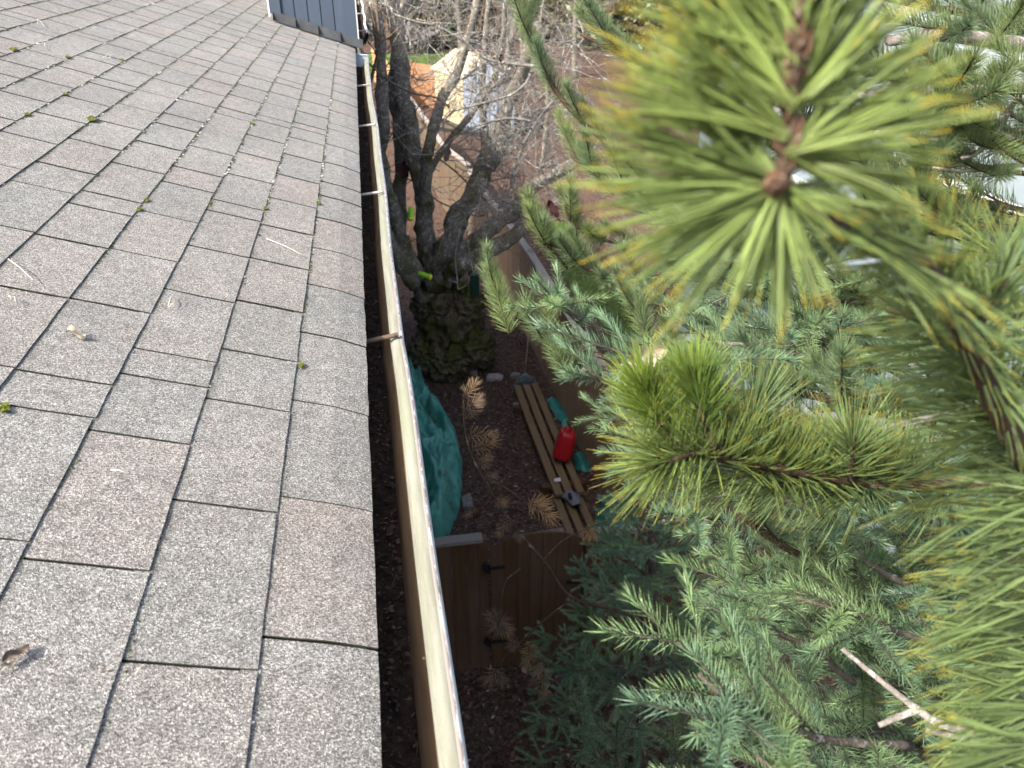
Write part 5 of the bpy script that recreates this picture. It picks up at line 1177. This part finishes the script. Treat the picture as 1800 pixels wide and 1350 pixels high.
# grey limbs at the top right, farther back
for pts, r0, r1 in (([(2300, 40, 2.0), (1950, 70, 1.8), (1800, 78, 1.7), (1660, 62, 1.62), (1560, 72, 1.6)], 0.022, 0.010), ([(2300, 170, 1.9), (1950, 165, 1.6), (1800, 154, 1.5), (1700, 162, 1.45), (1590, 158, 1.42), (1500, 170, 1.4)], 0.016, 0.007)):
    b, q = branch(pine, pts, r0, r1, 'soft', 7, 0.95, 'pine_grey', ang=55, start=0.3)
for pts in ([(1790, 165, 1.55), (1760, 220, 1.5), (1742, 240, 1.5), (1715, 270, 1.48), (1690, 278, 1.46)], [(1745, 238, 1.5), (1700, 225, 1.5), (1665, 215, 1.5)], [(1660, 165, 1.46), (1640, 190, 1.44), (1600, 205, 1.42), (1560, 215, 1.42)], [(1780, 245, 1.5), (1740, 228, 1.5), (1690, 235, 1.5), (1620, 240, 1.48)], [(1900, 300, 1.6), (1800, 290, 1.55), (1700, 300, 1.5), (1640, 295, 1.48)]):
    branch(pine, pts, 0.006, 0.003, 'soft', 3, 0.8, 'pine_grey', ang=50, start=0.3)
# pine sprays in the middle distance
for pts, n, s in (([(1340, 660, 2.5), (1150, 535, 2.35), (1030, 470, 2.25), (960, 430, 2.2), (925, 398, 2.15)], 7, 1.15), ([(1300, 700, 2.45), (1100, 640, 2.3), (985, 600, 2.2), (905, 560, 2.15), (866, 505, 2.1), (850, 470, 2.1)], 5, 1.1),
                  ([(1250, 420, 2.7), (1110, 290, 2.6), (1010, 200, 2.5), (965, 140, 2.45), (935, 70, 2.4), (920, 0, 2.4), (912, -60, 2.4)], 8, 1.15), ([(1200, 400, 2.6), (1090, 330, 2.5), (1030, 295, 2.4), (1000, 270, 2.4)], 5, 1.1),
                  ([(1180, 440, 2.5), (1060, 420, 2.4), (1010, 395, 2.35), (992, 360, 2.3)], 4, 1.0), ([(1300, 700, 2.2), (1160, 660, 2.1), (1020, 640, 2.05), (960, 600, 2.0), (938, 575, 2.0)], 5, 0.95),
                  ([(1200, 640, 2.0), (1150, 600, 1.95), (1125, 560, 1.9), (1112, 520, 1.9)], 3, 0.9), ([(1400, 250, 2.4), (1250, 180, 2.3), (1120, 110, 2.2), (1020, 60, 2.2)], 7, 1.1), ([(1500, 420, 2.2), (1330, 420, 2.1), (1200, 390, 2.0), (1080, 360, 2.0)], 7, 1.1),
                  ([(1600, 330, 2.1), (1450, 260, 2.0), (1320, 220, 2.0), (1200, 190, 2.0)], 7, 1.1), ([(1700, 420, 2.0), (1560, 390, 1.9), (1420, 350, 1.9), (1320, 330, 1.9)], 6, 1.0), ([(1500, 100, 2.3), (1350, 40, 2.2), (1200, 0, 2.2), (1080, -30, 2.2)], 7, 1.1),
                  ([(1750, 30, 1.9), (1620, 10, 1.8), (1520, -10, 1.8)], 5, 1.0), ([(1900, 380, 1.7), (1780, 400, 1.6), (1690, 390, 1.55), (1600, 370, 1.5)], 5, 0.9), ([(1900, 560, 1.5), (1760, 540, 1.4), (1640, 560, 1.35), (1560, 545, 1.3)], 5, 0.85), ([(1560, 560, 2.2), (1400, 540, 2.1), (1260, 500, 2.0), (1150, 480, 2.0)], 6, 1.1),
                  ([(1900, 250, 1.6), (1850, 210, 1.5), (1800, 190, 1.45)], 3, 0.85), ([(1640, 740, 1.35), (1520, 720, 1.3), (1400, 690, 1.25), (1300, 690, 1.2)], 5, 0.95), ([(1500, 1010, 1.3), (1380, 960, 1.25), (1300, 905, 1.2)], 2, 0.8)):
    branch(pine, pts, 0.010, 0.004, 'soft', n, s*0.9, 'pine_bark', ang=34, start=0.12, upbias=0.3)
rr_ = random.Random(55)
for k in range(30):
    x = rr_.uniform(1180, 1800); y = rr_.uniform(-60, 560)
    if k >= 24: x, y = rr_.uniform(1120, 1560), rr_.uniform(420, 640)
    d = rr_.uniform(1.7, 2.7); a = radians(rr_.uniform(-25, 45)); Ls = rr_.uniform(260, 420)/d*1.6
    if k < 24 and x < 1250 and y > 450: continue
    branch(pine, [(x+Ls*cos(a), y+Ls*sin(a)*0.8+30, d+0.2), (x+Ls*0.5*cos(a), y+Ls*0.5*sin(a)+10, d+0.1), (x+Ls*0.2*cos(a), y+Ls*0.2*sin(a), d+0.03), (x, y-8, d)], 0.008, 0.004, 'soft', 3, 1.08, 'pine_bark', ang=36, start=0.1, upbias=0.3)
# dead brown twig hanging in front of the yard
b, q = branch(pine, [(1180, 1120, 2.5), (1090, 1075, 2.35), (1005, 1050, 2.2), (955, 985, 2.1), (915, 940, 2.05), (878, 888, 2.0), (848, 838, 2.0), (825, 790, 2.0), (815, 735, 2.0), (817, 690, 2.0), (826, 668, 2.0)], 0.0055, 0.0016, 'dead', 0, 1, 'pine_bark', tip=False)
for (x, y, x1, y1, s) in ((818, 700, 850, 660, 0.8), (816, 720, 858, 690, 0.8), (818, 735, 845, 712, 0.7), (822, 765, 858, 760, 0.8), (830, 790, 862, 780, 0.75), (842, 820, 870, 800, 0.7), (852, 840, 890, 838, 0.6), (870, 880, 900, 890, 0.6), (895, 915, 870, 940, 0.6), (905, 935, 925, 960, 0.55), (835, 890, 800, 925, 0.5)):
    put('dead', b, atd(x, y, 2.0), dirpx(x, y, 2.0, x1, y1, 1.97), UPV, s*0.72, None, rnd(0, 6))
for pts, tips in (([(850, 842, 2.0), (880, 853, 1.98), (905, 868, 1.97), (926, 884, 1.96)], [(926, 884, 975, 905, 0.95), (930, 884, 970, 886, 0.85)]), ([(1008, 1052, 2.2), (975, 1075, 2.15), (945, 1100, 2.1), (925, 1120, 2.1), (900, 1140, 2.05), (880, 1165, 2.0)], [(912, 1130, 885, 1140, 0.6), (930, 1130, 930, 1165, 0.7), (945, 1150, 950, 1200, 0.7), (955, 1175, 955, 1215, 0.8), (872, 1175, 855, 1215, 0.75), (870, 1175, 885, 1210, 0.65)]),
                  ([(915, 1000, 2.05), (890, 1020, 2.0), (882, 1050, 1.97), (878, 1085, 1.95)], [(878, 1095, 874, 1097, 1.0), (878, 1085, 850, 1080, 0.7), (878, 1088, 895, 1120, 0.7)]), ([(955, 985, 2.1), (990, 950, 2.1), (1030, 930, 2.12), (1065, 915, 2.15)], [(1030, 930, 1045, 950, 0.6), (1035, 928, 1028, 955, 0.6)])):
    P = [atd(*p) for p in pts]; g = MB(); qq = spline(P, 5); g.tube(qq, lin(0.0028, 0.0013, len(qq)), 6); bb = g.build('branch', MAT['pine_bark'], pine)
    for (x, y, x1, y1, s) in tips: put('dead', bb, atd(x, y, pts[-1][2]), dirpx(x, y, pts[-1][2], x1, y1, pts[-1][2]-0.04), UPV, s*0.8, None, rnd(0, 6))

# ---- sunlit fir
fir = thing('fir_tree', (2.9, 2.3, 0), 'blue green fir reaching towards the roof, its tips above the planks', 'tree')
g = MB(); q = spline([(2.6, 2.3, 0), (2.62, 2.3, 3), (2.58, 2.32, 6), (2.6, 2.3, 8.5)], 5); g.tube(q, lin(0.14, 0.04, len(q)), 12, 0.2, 8); g.build('trunk', MAT['fir_bark'], fir)
FB = [([(1330, 700, 1.85), (1180, 640, 1.65), (1060, 580, 1.52), (985, 540, 1.46), (952, 515, 1.42)], 4), ([(1370, 825, 1.7), (1210, 750, 1.5), (1100, 690, 1.4), (1024, 648, 1.34)], 4), ([(1360, 865, 1.6), (1240, 815, 1.45), (1160, 790, 1.38), (1085, 778, 1.34)], 2),
      ([(1330, 640, 1.35), (1240, 622, 1.22), (1160, 632, 1.14), (1100, 645, 1.10)], 3), ([(1500, 1010, 1.6), (1350, 960, 1.45), (1240, 920, 1.36), (1165, 915, 1.3)], 4), ([(1520, 940, 1.6), (1380, 880, 1.45), (1260, 855, 1.38), (1155, 850, 1.34)], 4),
      ([(1480, 1120, 1.5), (1380, 1060, 1.4), (1310, 1020, 1.32), (1250, 1035, 1.28)], 3), ([(1500, 1200, 1.35), (1420, 1140, 1.25), (1340, 1105, 1.2), (1275, 1110, 1.15)], 4), ([(1600, 1310, 1.05), (1450, 1300, 0.95), (1350, 1260, 0.9), (1275, 1225, 0.86), (1228, 1185, 0.85)], 5),
      ([(1650, 1380, 1.0), (1520, 1390, 0.95), (1400, 1370, 0.9), (1330, 1330, 0.88)], 3), ([(1700, 1160, 1.3), (1580, 1110, 1.2), (1480, 1075, 1.12), (1400, 1050, 1.1)], 4), ([(1640, 1050, 1.35), (1540, 1000, 1.25), (1470, 940, 1.2), (1440, 900, 1.18)], 3),
      ([(1560, 700, 1.55), (1440, 640, 1.45), (1380, 620, 1.4), (1330, 640, 1.38)], 3), ([(1120, 1420, 2.2), (1070, 1360, 2.1), (1035, 1300, 2.05), (1012, 1250, 2.0)], 3), ([(1130, 1440, 2.1), (1100, 1380, 2.0), (1085, 1320, 1.98), (1084, 1280, 1.96)], 2), ([(1240, 1440, 2.0), (1205, 1380, 1.95), (1188, 1330, 1.9), (1180, 1285, 1.88)], 2)]
for pts, n in FB: branch(fir, pts, 0.006, 0.0025, 'fir', n, 1.0, 'fir_bark', start=0.12)
def xl(y):
    K = [(300, 1150), (430, 1080), (520, 1010), (640, 1050), (770, 1095), (850, 1180), (930, 1220), (1000, 1290), (1110, 1320), (1200, 1290), (1350, 1330), (1500, 1330)]
    for (a, b_), (c_, d_) in zip(K[:-1], K[1:]):
        if y <= c_: return b_+(d_-b_)*(y-a)/(c_-a)
    return 1330
rr_ = random.Random(31)
for k in range(100):
    y = rr_.uniform(400, 1400); x = xl(y)+(1780-xl(y))*rr_.random()**0.85; d = rr_.uniform(1.45, 2.1) if y < 900 else rr_.uniform(1.15, 1.9)
    if k >= 40: x, y, d = rr_.uniform(1360, 1700), rr_.uniform(760, 1010), rr_.uniform(1.4, 2.0)
    if k == 40:
        fir_near = fir; fir = thing('fir_tree', (2.4, 1.5, 0), 'blue green fir filling the lower right corner below the near pine', 'tree')
        g = MB(); q = spline([(2.4, 1.5, 0), (2.42, 1.5, 3), (2.4, 1.52, 5.2)], 5); g.tube(q, lin(0.12, 0.05, len(q)), 12, 0.2, 8); g.build('trunk', MAT['fir_bark'], fir)
    if k >= 92: x, y, d = rr_.uniform(1250, 1650), rr_.uniform(880, 1350), rr_.uniform(1.9, 2.5)
    elif k >= 74: x, y, d = rr_.uniform(1220, 1620), rr_.uniform(500, 760), rr_.uniform(1.5, 2.2)
    elif k >= 54: x, y, d = rr_.uniform(1260, 1680), rr_.uniform(930, 1380), rr_.uniform(1.2, 2.1)
    a = radians(rr_.uniform(-35, 40)); Ls = rr_.uniform(230, 330)/d*1.3
    pts = [(x+Ls*cos(a), y+Ls*sin(a)*0.7+40, d+0.30), (x+Ls*0.62*cos(a), y+Ls*0.62*sin(a), d+0.17), (x+Ls*0.3*cos(a), y+Ls*0.3*sin(a)-10, d+0.06), (x, y, d)]
    branch(fir, pts, 0.006, 0.0024, 'fir', 4, 1.0 if k < 40 else 1.12, 'fir_bark', start=0.1)
# bare pale limbs in the lower right
branch(fir, [(1480, 1140, 1.0), (1540, 1190, 0.98), (1610, 1245, 0.97), (1660, 1275, 0.97), (1740, 1285, 1.0), (1950, 1300, 1.1)], 0.0028, 0.0068, 'fir', 0, 1, 'pine_grey', bare=True)
branch(fir, [(1545, 1275, 0.96), (1580, 1260, 0.965), (1612, 1247, 0.97)], 0.0035, 0.0048, 'fir', 0, 1, 'pine_grey', bare=True)
branch(fir, [(1630, 1285, 0.98), (1690, 1297, 1.0), (1760, 1310, 1.02)], 0.003, 0.004, 'fir', 0, 1, 'pine_grey', bare=True)
branch(fir, [(1500, 760, 1.15), (1560, 752, 1.16), (1620, 738, 1.17), (1720, 720, 1.2)], 0.0035, 0.0065, 'fir', 0, 1, 'pine_grey', bare=True)
branch(fir, [(1265, 603, 1.5), (1300, 604, 1.5), (1340, 600, 1.5)], 0.004, 0.004, 'fir', 0, 1, 'pine_grey', bare=True)
lf_ = leaf('dried_leaf', atd(1138, 625, 1.04), (RGT*0.93+UPV*0.33), (UPV*0.93-RGT*0.33), -FWD, 0.052, 0.013, 'pale_leaf', 'large curled brown dead leaf caught in the fir twigs', 0.9, 'leaf', 0.3)

# ---- dark fir in the shade by the gate
df = thing('fir_tree', (1.9, 4.4, 0), 'dark shaded young fir growing just in front of the arched gate', 'tree')
tx, ty, th_ = 1.95, 4.55, 3.0
g = MB(); q = spline([(tx, ty, 0), (tx+0.02, ty, 1.2), (tx-0.03, ty+0.02, 2.2), (tx-0.12, ty+0.05, th_)], 6); g.tube(q, lin(0.07, 0.012, len(q)), 9, 0.2, 10); g.build('trunk', MAT['fir_bark'], df)
rr_ = random.Random(12)
for k in range(46):
    f = k/45; z = 0.35+2.5*f; az = k*2.39996+rr_.uniform(-0.3, 0.3); Lb = (1.30-1.05*f)*rr_.uniform(0.8, 1.12); c = Vector((tx-0.04*f*3, ty+0.02*f, z)); d = Vector((cos(az), sin(az), 0))
    pts = [c, c+d*Lb*0.35+Z*0.05, c+d*Lb*0.7+Z*(0.02+0.12*f), c+d*Lb+Z*(0.0+0.22*f)]
    branch(df, pts, 0.012, 0.004, 'dark', 5 if f < 0.8 else 4, 1.5, 'fir_bark', world=True, start=0.28, ang=50)
put('dark', df.children[0], q[-1], Vector((-0.1, 0.05, 1)), UPV, 0.9)
print('sprays', NSPR[0], 'objects', len(bpy.data.objects))
